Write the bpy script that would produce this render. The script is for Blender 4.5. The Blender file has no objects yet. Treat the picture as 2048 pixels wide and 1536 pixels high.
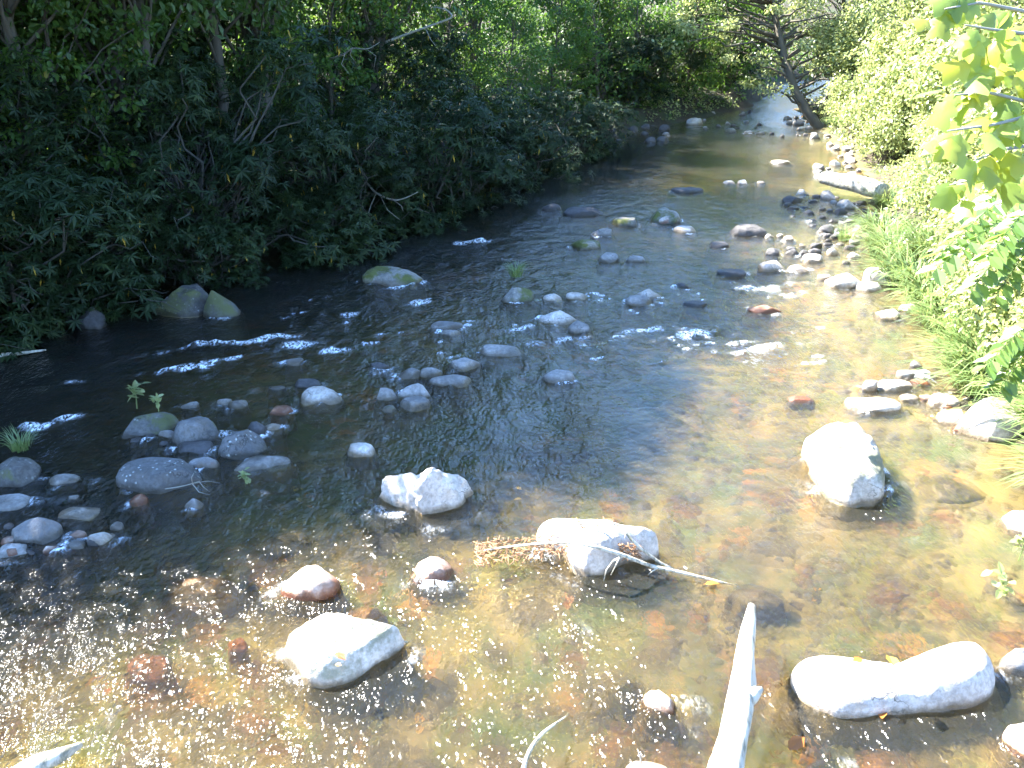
import bpy, math, random
import numpy as np
from mathutils import Vector, Matrix

random.seed(7)
RNG = np.random.default_rng(7)
sc = bpy.context.scene
COL = sc.collection
R = math.radians

# ------------------------------------------------------------------ camera, sky, sun, exposure
FPX, CAMH = 1800.0, 4.2                       # focal length in pixels of a 2048 px wide frame, height over the water
PITCH = math.atan(778 / FPX)
cam_data = bpy.data.cameras.new('camera')
cam_data.sensor_width = 36.0
cam_data.lens = 36.0 * FPX / 2048
cam_data.clip_end = 1000
cam = bpy.data.objects.new('camera', cam_data)
cam.location = (0, 0, CAMH)
cam.rotation_euler = (math.pi / 2 - PITCH, 0, 0)
COL.objects.link(cam)
sc.camera = cam

SUN_AZ, SUN_EL = R(-60), R(47)                # azimuth from +Y, clockwise; the sun stands beyond the left bank
world = bpy.data.worlds.new('World')
sc.world = world
world.use_nodes = True
wn = world.node_tree.nodes
sky = wn.new('ShaderNodeTexSky')
sky.sky_type = 'NISHITA'
sky.sun_disc = False
sky.sun_elevation = SUN_EL
sky.sun_rotation = SUN_AZ
sky.air_density = 1.0
sky.dust_density = 0.0
sky.ozone_density = 6.0
wn['Background'].inputs['Strength'].default_value = 0.115
world.node_tree.links.new(sky.outputs[0], wn['Background'].inputs['Color'])

sun_data = bpy.data.lights.new('sun', 'SUN')
sun_data.energy = 5.0
sun_data.angle = R(0.5)
sun_data.color = (1.0, 0.95, 0.87)
sun = bpy.data.objects.new('sun', sun_data)
sdir = Vector((math.sin(SUN_AZ) * math.cos(SUN_EL), math.cos(SUN_AZ) * math.cos(SUN_EL), math.sin(SUN_EL)))
sun.rotation_euler = sdir.to_track_quat('Z', 'Y').to_euler()
sun.location = sdir * 60
COL.objects.link(sun)

sc.view_settings.view_transform = 'Standard'
sc.view_settings.look = 'None'
sc.view_settings.exposure = 3.2
sc.view_settings.gamma = 1.0
sc.view_settings.use_curve_mapping = False
sc.cycles.max_bounces = 6
sc.cycles.use_adaptive_sampling = True
sc.cycles.adaptive_threshold = 0.03
sc.cycles.diffuse_bounces = 2
sc.cycles.glossy_bounces = 2
sc.cycles.transmission_bounces = 4
sc.cycles.transparent_max_bounces = 8
sc.cycles.use_denoising = True
sc.cycles.sample_clamp_indirect = 6.0

# ------------------------------------------------------------------ geometry helpers
def ray(px, py):
    x = (px - 1024) / FPX
    v = (768 - py) / FPX
    return np.array([x, math.cos(PITCH) + v * math.sin(PITCH), -math.sin(PITCH) + v * math.cos(PITCH)])

def G(px, py, z=0.0):
    """the point of the level z that the photograph shows at a pixel"""
    d = ray(px, py)
    t = (z - CAMH) / d[2]
    return np.array([d[0] * t, d[1] * t, z])

def D(px, py, depth):
    d = ray(px, py)
    return np.array([0, 0, CAMH]) + d * depth

def _hash(ix, iy, iz, seed):
    h = (ix.astype(np.int64) * 374761393 + iy.astype(np.int64) * 668265263 + iz.astype(np.int64) * 2147483647 + seed * 974711) & 0xFFFFFFFF
    h = ((h ^ (h >> 13)) * 1274126177) & 0xFFFFFFFF
    h = ((h ^ (h >> 16)) * 2246822519) & 0xFFFFFFFF
    return ((h ^ (h >> 15)) & 0xFFFFFF) / float(0xFFFFFF) * 2 - 1

def vnoise(p, seed=0):
    p = np.asarray(p, float)
    i = np.floor(p)
    f = p - i
    u = f * f * (3 - 2 * f)
    i = i.astype(np.int64)
    r = 0
    for dx in (0, 1):
        wx = u[..., 0] if dx else 1 - u[..., 0]
        for dy in (0, 1):
            wy = u[..., 1] if dy else 1 - u[..., 1]
            for dz in (0, 1):
                wz = u[..., 2] if dz else 1 - u[..., 2]
                r = r + wx * wy * wz * _hash(i[..., 0] + dx, i[..., 1] + dy, i[..., 2] + dz, seed)
    return r

def fbm(p, octaves=3, seed=0):
    p = np.asarray(p, float)
    a, s, r = 1.0, 0.0, 0
    for k in range(octaves):
        r = r + a * vnoise(p, seed + k * 17)
        s += a
        a *= 0.5
        p = p * 2.03 + 11.7
    return r / s

def sstep(a, b, x):
    t = np.clip((x - a) / (b - a), 0, 1)
    return t * t * (3 - 2 * t)

def fast_mesh(name, verts, faces, smooth=True, attrs=None):
    """faces: (F, k) array, all of one size, or a list of such arrays"""
    me = bpy.data.meshes.new(name)
    verts = np.ascontiguousarray(verts, dtype=np.float32)
    if isinstance(faces, np.ndarray):
        faces = [faces]
    faces = [np.asarray(f, dtype=np.int32) for f in faces if len(f)]
    loops = np.concatenate([f.ravel() for f in faces])
    tot = np.concatenate([np.full(len(f), f.shape[1], dtype=np.int32) for f in faces])
    start = np.concatenate([[0], np.cumsum(tot)[:-1]]).astype(np.int32)
    me.vertices.add(len(verts))
    me.vertices.foreach_set('co', verts.ravel())
    me.loops.add(len(loops))
    me.loops.foreach_set('vertex_index', loops)
    me.polygons.add(len(tot))
    me.polygons.foreach_set('loop_start', start)
    me.polygons.foreach_set('loop_total', tot)
    me.polygons.foreach_set('use_smooth', np.full(len(tot), bool(smooth)))
    for k, a in (attrs or {}).items():
        at = me.attributes.new(k, 'FLOAT', 'POINT')
        at.data.foreach_set('value', np.ascontiguousarray(a, dtype=np.float32))
    me.update(calc_edges=True)
    return me

def link(name, me, mat=None, parent=None, loc=(0, 0, 0), rz=0.0, scale=None):
    o = bpy.data.objects.new(name, me)
    COL.objects.link(o)
    if me is not None and mat is not None and not me.materials:
        me.materials.append(mat)
    o.location = tuple(float(c) for c in loc)
    o.rotation_euler = (0, 0, rz)
    if scale is not None:
        o.scale = (scale,) * 3 if np.isscalar(scale) else tuple(scale)
    if parent is not None:
        o.parent = parent
    return o

def tag(o, label=None, cat=None, group=None, kind=None):
    if label: o['label'] = label
    if cat: o['category'] = cat
    if group: o['group'] = group
    if kind: o['kind'] = kind
    return o

def copy_tree(o, loc, rz, scale, parent=None):
    c = o.copy()
    COL.objects.link(c)
    c.parent = parent
    if parent is None:
        c.location = tuple(float(q) for q in loc)
        c.rotation_euler = (0, 0, rz)
        c.scale = (scale,) * 3 if np.isscalar(scale) else tuple(scale)
    for ch in o.children:
        copy_tree(ch, None, None, None, c)
    return c

class Parts:
    """collects tubes and leaves into one mesh"""
    def __init__(self):
        self.v, self.f3, self.f4, self.a, self.n = [], [], [], [], 0
    def add(self, v, f, val=0.5):
        v = np.asarray(v, float)
        f = np.asarray(f, int)
        (self.f3 if f.shape[1] == 3 else self.f4).append(f + self.n)
        self.v.append(v)
        self.a.append(np.full(len(v), val) if np.isscalar(val) else val)
        self.n += len(v)
    def tube(self, pts, rad, k=7, seed=0, bump=0.0, val=0.5):
        pts = np.asarray(pts, float)
        rad = np.asarray(rad, float)
        m = len(pts)
        t = np.gradient(pts, axis=0)
        t /= np.linalg.norm(t, axis=1, keepdims=True) + 1e-9
        ref = np.array([0.31, 0.22, 0.92]) if abs(t[0][2]) < 0.8 else np.array([0.95, 0.2, 0.1])
        u = np.cross(t, ref); u /= np.linalg.norm(u, axis=1, keepdims=True) + 1e-9
        w = np.cross(t, u)
        ang = np.arange(k) / k * 2 * np.pi
        ring = u[:, None, :] * np.cos(ang)[None, :, None] + w[:, None, :] * np.sin(ang)[None, :, None]
        rr = rad[:, None] * np.ones(k)[None]
        if bump:
            q = pts[:, None, :] * 2.0 + ring * 1.3
            rr = rr * (1 + bump * fbm(q * 1.5, 2, seed))
        v = pts[:, None, :] + ring * rr[..., None]
        v = np.concatenate([v.reshape(-1, 3), pts[:1], pts[-1:]])
        i = np.arange(m - 1)[:, None] * k
        j = np.arange(k)[None]
        j2 = (j + 1) % k
        f = np.stack([i + j, i + j2, i + k + j2, i + k + j], -1).reshape(-1, 4)
        self.add(v, f, val)
        base = self.n - len(v)
        jj = np.arange(k)
        c0, c1 = m * k, m * k + 1
        self.f3.append(np.stack([np.full(k, c0), (jj + 1) % k, jj], -1) + base)
        e = (m - 1) * k
        self.f3.append(np.stack([np.full(k, c1), e + jj, e + (jj + 1) % k], -1) + base)
    def leaves(self, tmpl_v, tmpl_f, pos, d, nrm, size, val):
        """one leaf of the template at each position: d its direction, nrm its upper side"""
        d = d / (np.linalg.norm(d, axis=1, keepdims=True) + 1e-9)
        s = np.cross(nrm, d)
        s /= np.linalg.norm(s, axis=1, keepdims=True) + 1e-9
        n = np.cross(d, s)
        T = np.asarray(tmpl_v, float)
        v = pos[:, None, :] + size[:, None, None] * (T[None, :, 0:1] * d[:, None] + T[None, :, 1:2] * s[:, None] + T[None, :, 2:3] * n[:, None])
        F = np.asarray(tmpl_f, int)
        f = (np.arange(len(pos))[:, None, None] * len(T) + F[None]).reshape(-1, F.shape[1])
        self.add(v.reshape(-1, 3), f, np.repeat(val, len(T)))
    def mesh(self, name, smooth=True):
        fs = []
        if self.f3: fs.append(np.concatenate(self.f3))
        if self.f4: fs.append(np.concatenate(self.f4))
        return fast_mesh(name, np.concatenate(self.v), fs, smooth, {'tint': np.concatenate(self.a)})

# leaf templates: along, across, up
LANCE = ([(0, 0, 0), (.35, .12, .03), (.35, -.12, .03), (.4, 0, -.015), (1, 0, -.06)], [(0, 2, 3), (0, 3, 1), (1, 3, 4), (3, 2, 4)])
OVAL = ([(0, 0, 0), (.45, .27, .05), (.45, -.27, .05), (1, 0, -.1)], [(0, 2, 3), (0, 3, 1)])
BLADE = ([(0, 0, 0), (.4, .3, .06), (.4, -.3, .06), (1, 0, -.12), (.75, .22, -.01), (.75, -.22, -.01)], [(0, 2, 5, 3), (0, 3, 4, 1)])

def unit(n, rng=RNG):
    v = rng.normal(size=(n, 3))
    return v / np.linalg.norm(v, axis=1, keepdims=True)

# ------------------------------------------------------------------ materials
def new_mat(name):
    m = bpy.data.materials.new(name)
    m.use_nodes = True
    nt = m.node_tree
    nt.nodes.clear()
    out = nt.nodes.new('ShaderNodeOutputMaterial')
    return m, nt, out

def nd(nt, typ, **kw):
    n = nt.nodes.new(typ)
    for k, v in kw.items():
        if hasattr(n, k) and not k.startswith('i_'):
            setattr(n, k, v)
        else:
            n.inputs[k.replace('i_', '').replace('_', ' ')].default_value = v
    return n

def ramp(nt, src, stops):
    r = nt.nodes.new('ShaderNodeValToRGB')
    el = r.color_ramp.elements
    while len(el) < len(stops): el.new(0.5)
    for e, (p, c) in zip(el, stops):
        e.position = p
        e.color = (*c, 1) if len(c) == 3 else c
    nt.links.new(src, r.inputs[0])
    return r

def math_n(nt, op, a, b=None, clamp=False):
    n = nt.nodes.new('ShaderNodeMath')
    n.operation = op
    n.use_clamp = clamp
    for i, q in enumerate((a, b)):
        if q is None: continue
        if isinstance(q, (int, float)): n.inputs[i].default_value = q
        else: nt.links.new(q, n.inputs[i])
    return n.outputs[0]

def mix_c(nt, fac, a, b, blend='MIX'):
    n = nt.nodes.new('ShaderNodeMix')
    n.data_type = 'RGBA'
    n.blend_type = blend
    for s, q in ((n.inputs[0], fac), (n.inputs[6], a), (n.inputs[7], b)):
        if isinstance(q, (int, float)): s.default_value = q
        elif isinstance(q, tuple): s.default_value = (*q, 1)
        else: nt.links.new(q, s)
    return n.outputs[2]

def noise(nt, vec, scale, detail=4, rough=0.55, out='Fac'):
    n = nt.nodes.new('ShaderNodeTexNoise')
    n.inputs['Scale'].default_value = scale
    n.inputs['Detail'].default_value = detail
    n.inputs['Roughness'].default_value = rough
    if vec is not None: nt.links.new(vec, n.inputs['Vector'])
    return n.outputs[out]

def leaf_mat(name, stops, trans=0.45, tcol=(0.25, 0.42, 0.04), rough=0.45, spec=0.5):
    m, nt, out = new_mat(name)
    at = nd(nt, 'ShaderNodeAttribute', attribute_name='tint')
    oi = nt.nodes.new('ShaderNodeObjectInfo')
    col = ramp(nt, at.outputs['Fac'], stops).outputs[0]
    hsv = nt.nodes.new('ShaderNodeHueSaturation')
    nt.links.new(col, hsv.inputs['Color'])
    nt.links.new(math_n(nt, 'ADD', math_n(nt, 'MULTIPLY', oi.outputs['Random'], 0.35), 0.85), hsv.inputs['Value'])
    p = nt.nodes.new('ShaderNodeBsdfPrincipled')
    p.inputs['Roughness'].default_value = rough
    p.inputs['Specular IOR Level'].default_value = spec
    nt.links.new(hsv.outputs[0], p.inputs['Base Color'])
    t = nt.nodes.new('ShaderNodeBsdfTranslucent')
    nt.links.new(mix_c(nt, 0.6, hsv.outputs[0], tcol), t.inputs['Color'])
    ms = nt.nodes.new('ShaderNodeMixShader')
    ms.inputs[0].default_value = trans
    nt.links.new(p.outputs[0], ms.inputs[1])
    nt.links.new(t.outputs[0], ms.inputs[2])
    nt.links.new(ms.outputs[0], out.inputs[0])
    return m

def bark_mat(name, c0, c1, scale=6, stretch=0.2, rough=0.9, axes=None):
    m, nt, out = new_mat(name)
    tc = nt.nodes.new('ShaderNodeTexCoord')
    mp = nd(nt, 'ShaderNodeMapping')
    mp.inputs['Scale'].default_value = axes or (1, 1, stretch)
    nt.links.new(tc.outputs['Object'], mp.inputs[0])
    n1 = noise(nt, mp.outputs[0], scale, 6, 0.65)
    n2 = noise(nt, tc.outputs['Object'], scale * 0.4, 3)
    c = mix_c(nt, ramp(nt, n1, [(.36, (0, 0, 0)), (.55, (1, 1, 1))]).outputs[0] if axes else n1, c0, c1)
    c = mix_c(nt, math_n(nt, 'MULTIPLY', n2, 0.4), c, (c1[0] * 0.8, c1[1] * 0.95, c1[2] * 0.7))
    p = nt.nodes.new('ShaderNodeBsdfPrincipled')
    p.inputs['Roughness'].default_value = rough
    nt.links.new(c, p.inputs['Base Color'])
    b = nt.nodes.new('ShaderNodeBump')
    b.inputs['Strength'].default_value = 0.6
    b.inputs['Distance'].default_value = 0.02
    nt.links.new(n1, b.inputs['Height'])
    nt.links.new(b.outputs[0], p.inputs['Normal'])
    nt.links.new(p.outputs[0], out.inputs[0])
    return m

def rock_mat(name, base, dark, lichen=0.0, moss=0.0, rust=0.0, bump=0.8, coat=0.85):
    """gneiss cobble: mottled grey, fine speckle, lichen, moss; dark wet band where the stream laps at it"""
    m, nt, out = new_mat(name)
    tc = nt.nodes.new('ShaderNodeTexCoord')
    ge = nt.nodes.new('ShaderNodeNewGeometry')
    oi = nt.nodes.new('ShaderNodeObjectInfo')
    sh = nt.nodes.new('ShaderNodeVectorMath'); sh.operation = 'ADD'
    cx = nt.nodes.new('ShaderNodeCombineXYZ')
    r10 = math_n(nt, 'MULTIPLY', oi.outputs['Random'], 37.0)
    for i in range(3): nt.links.new(r10, cx.inputs[i])
    nt.links.new(tc.outputs['Object'], sh.inputs[0]); nt.links.new(cx.outputs[0], sh.inputs[1])
    V = sh.outputs[0]
    n1 = noise(nt, V, 3.2, 6, 0.62)
    n2 = noise(nt, V, 26, 5, 0.7)
    n3 = noise(nt, V, 90, 3, 0.7)
    c = mix_c(nt, ramp(nt, n1, [(.34, (0, 0, 0)), (.66, (1, 1, 1))]).outputs[0], dark, base)
    c = mix_c(nt, math_n(nt, 'MULTIPLY', ramp(nt, n2, [(.42, (0, 0, 0)), (.62, (1, 1, 1))]).outputs[0], 0.5), c, (dark[0] * .6, dark[1] * .57, dark[2] * .5))
    c = mix_c(nt, math_n(nt, 'MULTIPLY', ramp(nt, noise(nt, V, 5.5, 4, .7), [(.52, (0, 0, 0)), (.68, (1, 1, 1))]).outputs[0], .45), c, (base[0] * .62, base[1] * .50, base[2] * .36))
    hs = nt.nodes.new('ShaderNodeHueSaturation')
    nt.links.new(c, hs.inputs['Color'])
    nt.links.new(math_n(nt, 'ADD', math_n(nt, 'MULTIPLY', oi.outputs['Random'], 0.35), 0.85), hs.inputs['Value'])
    c = hs.outputs[0]
    sx = nt.nodes.new('ShaderNodeSeparateXYZ'); nt.links.new(ge.outputs['Position'], sx.inputs[0])
    nz = nt.nodes.new('ShaderNodeSeparateXYZ'); nt.links.new(ge.outputs['Normal'], nz.inputs[0])
    if rust:
        zr = math_n(nt, 'ADD', sx.outputs[2], math_n(nt, 'MULTIPLY', math_n(nt, 'SUBTRACT', n1, 0.5), 0.35))
        c = mix_c(nt, math_n(nt, 'MULTIPLY', ramp(nt, zr, [(.02, (1, 1, 1)), (.11, (0, 0, 0))]).outputs[0], rust), c, (0.24, 0.085, 0.03))
    if lichen:
        v = nt.nodes.new('ShaderNodeTexVoronoi'); v.inputs['Scale'].default_value = 17
        nt.links.new(V, v.inputs['Vector'])
        l1 = ramp(nt, noise(nt, V, 2.6, 3), [(.48, (0, 0, 0)), (.6, (1, 1, 1))]).outputs[0]
        l2 = ramp(nt, math_n(nt, 'ADD', v.outputs['Distance'], math_n(nt, 'MULTIPLY', n2, 0.5)), [(.36, (1, 1, 1)), (.52, (0, 0, 0))]).outputs[0]
        c = mix_c(nt, math_n(nt, 'MULTIPLY', math_n(nt, 'MULTIPLY', l1, l2), lichen), c, (0.52, 0.55, 0.52))
    if moss:
        mm = math_n(nt, 'MULTIPLY', ramp(nt, noise(nt, V, 2.2, 5, .65), [(.47, (0, 0, 0)), (.56, (1, 1, 1))]).outputs[0], moss)
        mm = math_n(nt, 'MULTIPLY', mm, ramp(nt, nz.outputs[2], [(.05, (0, 0, 0)), (.4, (1, 1, 1))]).outputs[0])
        c = mix_c(nt, mm, c, mix_c(nt, n2, (0.05, 0.06, 0.012), (0.14, 0.15, 0.03)))
    wet = ramp(nt, math_n(nt, 'ADD', sx.outputs[2], math_n(nt, 'MULTIPLY', math_n(nt, 'SUBTRACT', n1, 0.5), 0.14)), [(.02, (1, 1, 1)), (.075, (0, 0, 0))]).outputs[0]
    c = mix_c(nt, wet, c, mix_c(nt, 1.0, c, (0.42, 0.36, 0.27), 'MULTIPLY'))
    vc = nt.nodes.new('ShaderNodeTexVoronoi'); vc.feature = 'DISTANCE_TO_EDGE'; vc.inputs['Scale'].default_value = 1.7
    dv = nt.nodes.new('ShaderNodeVectorMath'); dv.operation = 'ADD'
    nt.links.new(V, dv.inputs[0]); nt.links.new(noise(nt, V, 3.0, 4, .6, 'Color'), dv.inputs[1]); nt.links.new(dv.outputs[0], vc.inputs['Vector'])
    crk = math_n(nt, 'MULTIPLY', ramp(nt, vc.outputs['Distance'], [(.004, (1, 1, 1)), (.016, (0, 0, 0))]).outputs[0], ramp(nt, noise(nt, V, 1.3, 2), [(.47, (0, 0, 0)), (.56, (1, 1, 1))]).outputs[0])
    c = mix_c(nt, math_n(nt, 'MULTIPLY', crk, .8), c, (dark[0] * .25, dark[1] * .25, dark[2] * .22))
    # below the waterline the stone is coated with silt and algae
    alg = ramp(nt, noise(nt, ge.outputs['Position'], 5, 5, .65), [(.3, (0.05, 0.05, 0.017)), (.5, (0.13, 0.095, 0.036)), (.7, (0.22, 0.15, 0.058))]).outputs[0]
    c = mix_c(nt, math_n(nt, 'MULTIPLY', ramp(nt, math_n(nt, 'ADD', math_n(nt, 'MULTIPLY', sx.outputs[2], 4.0), .5), [(.40, (1, 1, 1)), (.49, (0, 0, 0))]).outputs[0], coat), c, alg)
    p = nt.nodes.new('ShaderNodeBsdfPrincipled')
    nt.links.new(c, p.inputs['Base Color'])
    nt.links.new(math_n(nt, 'SUBTRACT', 0.85, math_n(nt, 'MULTIPLY', wet, 0.5)), p.inputs['Roughness'])
    b = nt.nodes.new('ShaderNodeBump')
    b.inputs['Strength'].default_value = bump
    b.inputs['Distance'].default_value = 0.02
    nt.links.new(math_n(nt, 'ADD', math_n(nt, 'ADD', math_n(nt, 'MULTIPLY', n1, 1.2), math_n(nt, 'MULTIPLY', n2, 0.7)), math_n(nt, 'MULTIPLY', n3, 0.25)), b.inputs['Height'])
    nt.links.new(b.outputs[0], p.inputs['Normal'])
    nt.links.new(p.outputs[0], out.inputs[0])
    return m

ROCK = {
    'pale': rock_mat('pale_gneiss', (0.66, 0.61, 0.55), (0.33, 0.30, 0.265)),
    'rust': rock_mat('rust_stained_gneiss', (0.56, 0.50, 0.44), (0.28, 0.235, 0.195), rust=0.95),
    'grey': rock_mat('grey_gneiss', (0.36, 0.345, 0.325), (0.19, 0.185, 0.18)),
    'lichen': rock_mat('lichen_gneiss', (0.19, 0.186, 0.178), (0.095, 0.095, 0.093), lichen=1.0),
    'moss': rock_mat('mossy_gneiss', (0.30, 0.285, 0.25), (0.15, 0.145, 0.13), moss=1.0, lichen=0.5),
    'mosspale': rock_mat('mossy_pale_gneiss', (0.62, 0.58, 0.51), (0.30, 0.275, 0.235), moss=0.6),
    'shademoss': rock_mat('mossy_stone_shade_tone', (0.13, 0.125, 0.115), (0.05, 0.05, 0.047), moss=0.7, lichen=0.35),  # darker copy of the mossy stone, left bank shade put into its colour
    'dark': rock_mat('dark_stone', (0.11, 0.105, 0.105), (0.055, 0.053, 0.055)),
    'sub': rock_mat('drowned_stone', (0.21, 0.15, 0.07), (0.085, 0.07, 0.03), moss=0.5, coat=0.4),
    'orange': rock_mat('orange_stone', (0.62, 0.19, 0.03), (0.40, 0.13, 0.03), coat=0.0),
    'brown': rock_mat('brown_slab', (0.50, 0.26, 0.09), (0.24, 0.13, 0.045), moss=0.45, coat=0.0),
}
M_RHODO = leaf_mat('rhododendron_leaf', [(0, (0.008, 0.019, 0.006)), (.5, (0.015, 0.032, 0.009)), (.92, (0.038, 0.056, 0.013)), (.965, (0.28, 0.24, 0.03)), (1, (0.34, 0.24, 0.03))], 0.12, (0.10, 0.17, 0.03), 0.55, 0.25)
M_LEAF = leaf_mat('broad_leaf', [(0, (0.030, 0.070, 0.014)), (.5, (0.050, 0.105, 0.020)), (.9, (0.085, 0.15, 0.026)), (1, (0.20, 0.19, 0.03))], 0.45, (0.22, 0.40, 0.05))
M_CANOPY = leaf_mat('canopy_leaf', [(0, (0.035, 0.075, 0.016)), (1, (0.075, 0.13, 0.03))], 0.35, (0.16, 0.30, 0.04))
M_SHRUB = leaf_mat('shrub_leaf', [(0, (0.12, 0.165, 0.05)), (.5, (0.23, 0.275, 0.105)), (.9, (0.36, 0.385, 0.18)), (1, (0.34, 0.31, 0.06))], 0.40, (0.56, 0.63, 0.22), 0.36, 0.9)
M_GRASS = leaf_mat('grass_blade', [(0, (0.10, 0.17, 0.05)), (.7, (0.18, 0.26, 0.09)), (1, (0.32, 0.33, 0.15))], 0.35, (0.4, 0.5, 0.14), 0.4, 0.8)
M_TULIP = leaf_mat('tulip_tree_leaf', [(0, (0.14, 0.22, 0.06)), (.6, (0.22, 0.30, 0.07)), (1, (0.38, 0.36, 0.05))], 0.55, (0.62, 0.72, 0.08), 0.35, 0.6)
M_BARK = bark_mat('bark', (0.045, 0.036, 0.028), (0.12, 0.10, 0.08))
M_TWIG = bark_mat('grey_twig', (0.16, 0.14, 0.12), (0.34, 0.32, 0.29), 12)
M_TWIGDARK = bark_mat('dull_twig', (0.022, 0.019, 0.015), (0.08, 0.073, 0.062), 9)
M_DRIFT = bark_mat('bleached_driftwood', (0.10, 0.08, 0.06), (0.50, 0.46, 0.40), 26, 1.0, 0.9, (1, .08, .35))
M_RUSTTWIG = bark_mat('brown_debris', (0.12, 0.05, 0.024), (0.36, 0.20, 0.11), 14)
M_DEAD = leaf_mat('fallen_leaf', [(0, (0.30, 0.07, 0.02)), (.5, (0.42, 0.17, 0.03)), (1, (0.48, 0.33, 0.05))], 0.3, (0.5, 0.25, 0.05))

def ground_mat():
    m, nt, out = new_mat('forest_floor')
    ge = nt.nodes.new('ShaderNodeNewGeometry')
    n1 = noise(nt, ge.outputs['Position'], 1.1, 6, .65)
    n2 = noise(nt, ge.outputs['Position'], 9, 5, .7)
    c = ramp(nt, n2, [(.3, (0.018, 0.014, 0.009)), (.55, (0.045, 0.033, 0.020)), (.75, (0.085, 0.062, 0.038))]).outputs[0]
    c = mix_c(nt, math_n(nt, 'MULTIPLY', ramp(nt, n1, [(.45, (0, 0, 0)), (.6, (1, 1, 1))]).outputs[0], .7), c, (0.035, 0.055, 0.018))
    p = nt.nodes.new('ShaderNodeBsdfPrincipled'); p.inputs['Roughness'].default_value = .95
    nt.links.new(c, p.inputs['Base Color'])
    b = nt.nodes.new('ShaderNodeBump'); b.inputs['Strength'].default_value = .8; b.inputs['Distance'].default_value = .05
    nt.links.new(n2, b.inputs['Height']); nt.links.new(b.outputs[0], p.inputs['Normal'])
    nt.links.new(p.outputs[0], out.inputs[0])
    return m

def bed_mat():
    m, nt, out = new_mat('riverbed_sand_and_stone')
    ge = nt.nodes.new('ShaderNodeNewGeometry')
    P = ge.outputs['Position']
    n1 = noise(nt, P, .9, 5, .6)
    n2 = noise(nt, P, 2.6, 5, .6)
    n3 = noise(nt, P, 30, 4, .7)
    v = nt.nodes.new('ShaderNodeTexVoronoi'); v.inputs['Scale'].default_value = 4.2
    wv = nt.nodes.new('ShaderNodeVectorMath'); wv.operation = 'ADD'
    nc = noise(nt, P, 3, 3, .6, 'Color')
    sc_ = nt.nodes.new('ShaderNodeVectorMath'); sc_.operation = 'SCALE'; sc_.inputs[3].default_value = .5
    nt.links.new(nc, sc_.inputs[0]); nt.links.new(P, wv.inputs[0]); nt.links.new(sc_.outputs[0], wv.inputs[1])
    nt.links.new(wv.outputs[0], v.inputs['Vector'])
    c = ramp(nt, n2, [(.28, (0.065, 0.053, 0.018)), (.5, (0.16, 0.118, 0.038)), (.72, (0.26, 0.19, 0.062))]).outputs[0]
    vb = nt.nodes.new('ShaderNodeSeparateColor'); nt.links.new(v.outputs['Color'], vb.inputs[0])
    stone = ramp(nt, vb.outputs[0], [(0, (0.035, 0.05, 0.014)), (.3, (0.09, 0.07, 0.03)), (.6, (0.20, 0.145, 0.065)), (.82, (0.10, 0.09, 0.045)), (.93, (0.32, 0.11, 0.025)), (1, (0.38, 0.14, 0.03))]).outputs[0]
    c = mix_c(nt, math_n(nt, 'MULTIPLY', ramp(nt, n1, [(.42, (0, 0, 0)), (.55, (1, 1, 1))]).outputs[0], .75), c, stone)
    c = mix_c(nt, math_n(nt, 'MULTIPLY', ramp(nt, noise(nt, P, 1.5, 5, .7), [(.47, (0, 0, 0)), (.60, (1, 1, 1))]).outputs[0], .75), c, (0.055, 0.085, 0.020))
    c = mix_c(nt, math_n(nt, 'MULTIPLY', n3, .22), c, (0.03, 0.024, 0.012))
    p = nt.nodes.new('ShaderNodeBsdfPrincipled'); p.inputs['Roughness'].default_value = .9
    nt.links.new(c, p.inputs['Base Color'])
    b = nt.nodes.new('ShaderNodeBump'); b.inputs['Strength'].default_value = .25; b.inputs['Distance'].default_value = .02
    nt.links.new(math_n(nt, 'ADD', n2, math_n(nt, 'MULTIPLY', n3, .4)), b.inputs['Height']); nt.links.new(b.outputs[0], p.inputs['Normal'])
    nt.links.new(p.outputs[0], out.inputs[0])
    return m

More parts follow.
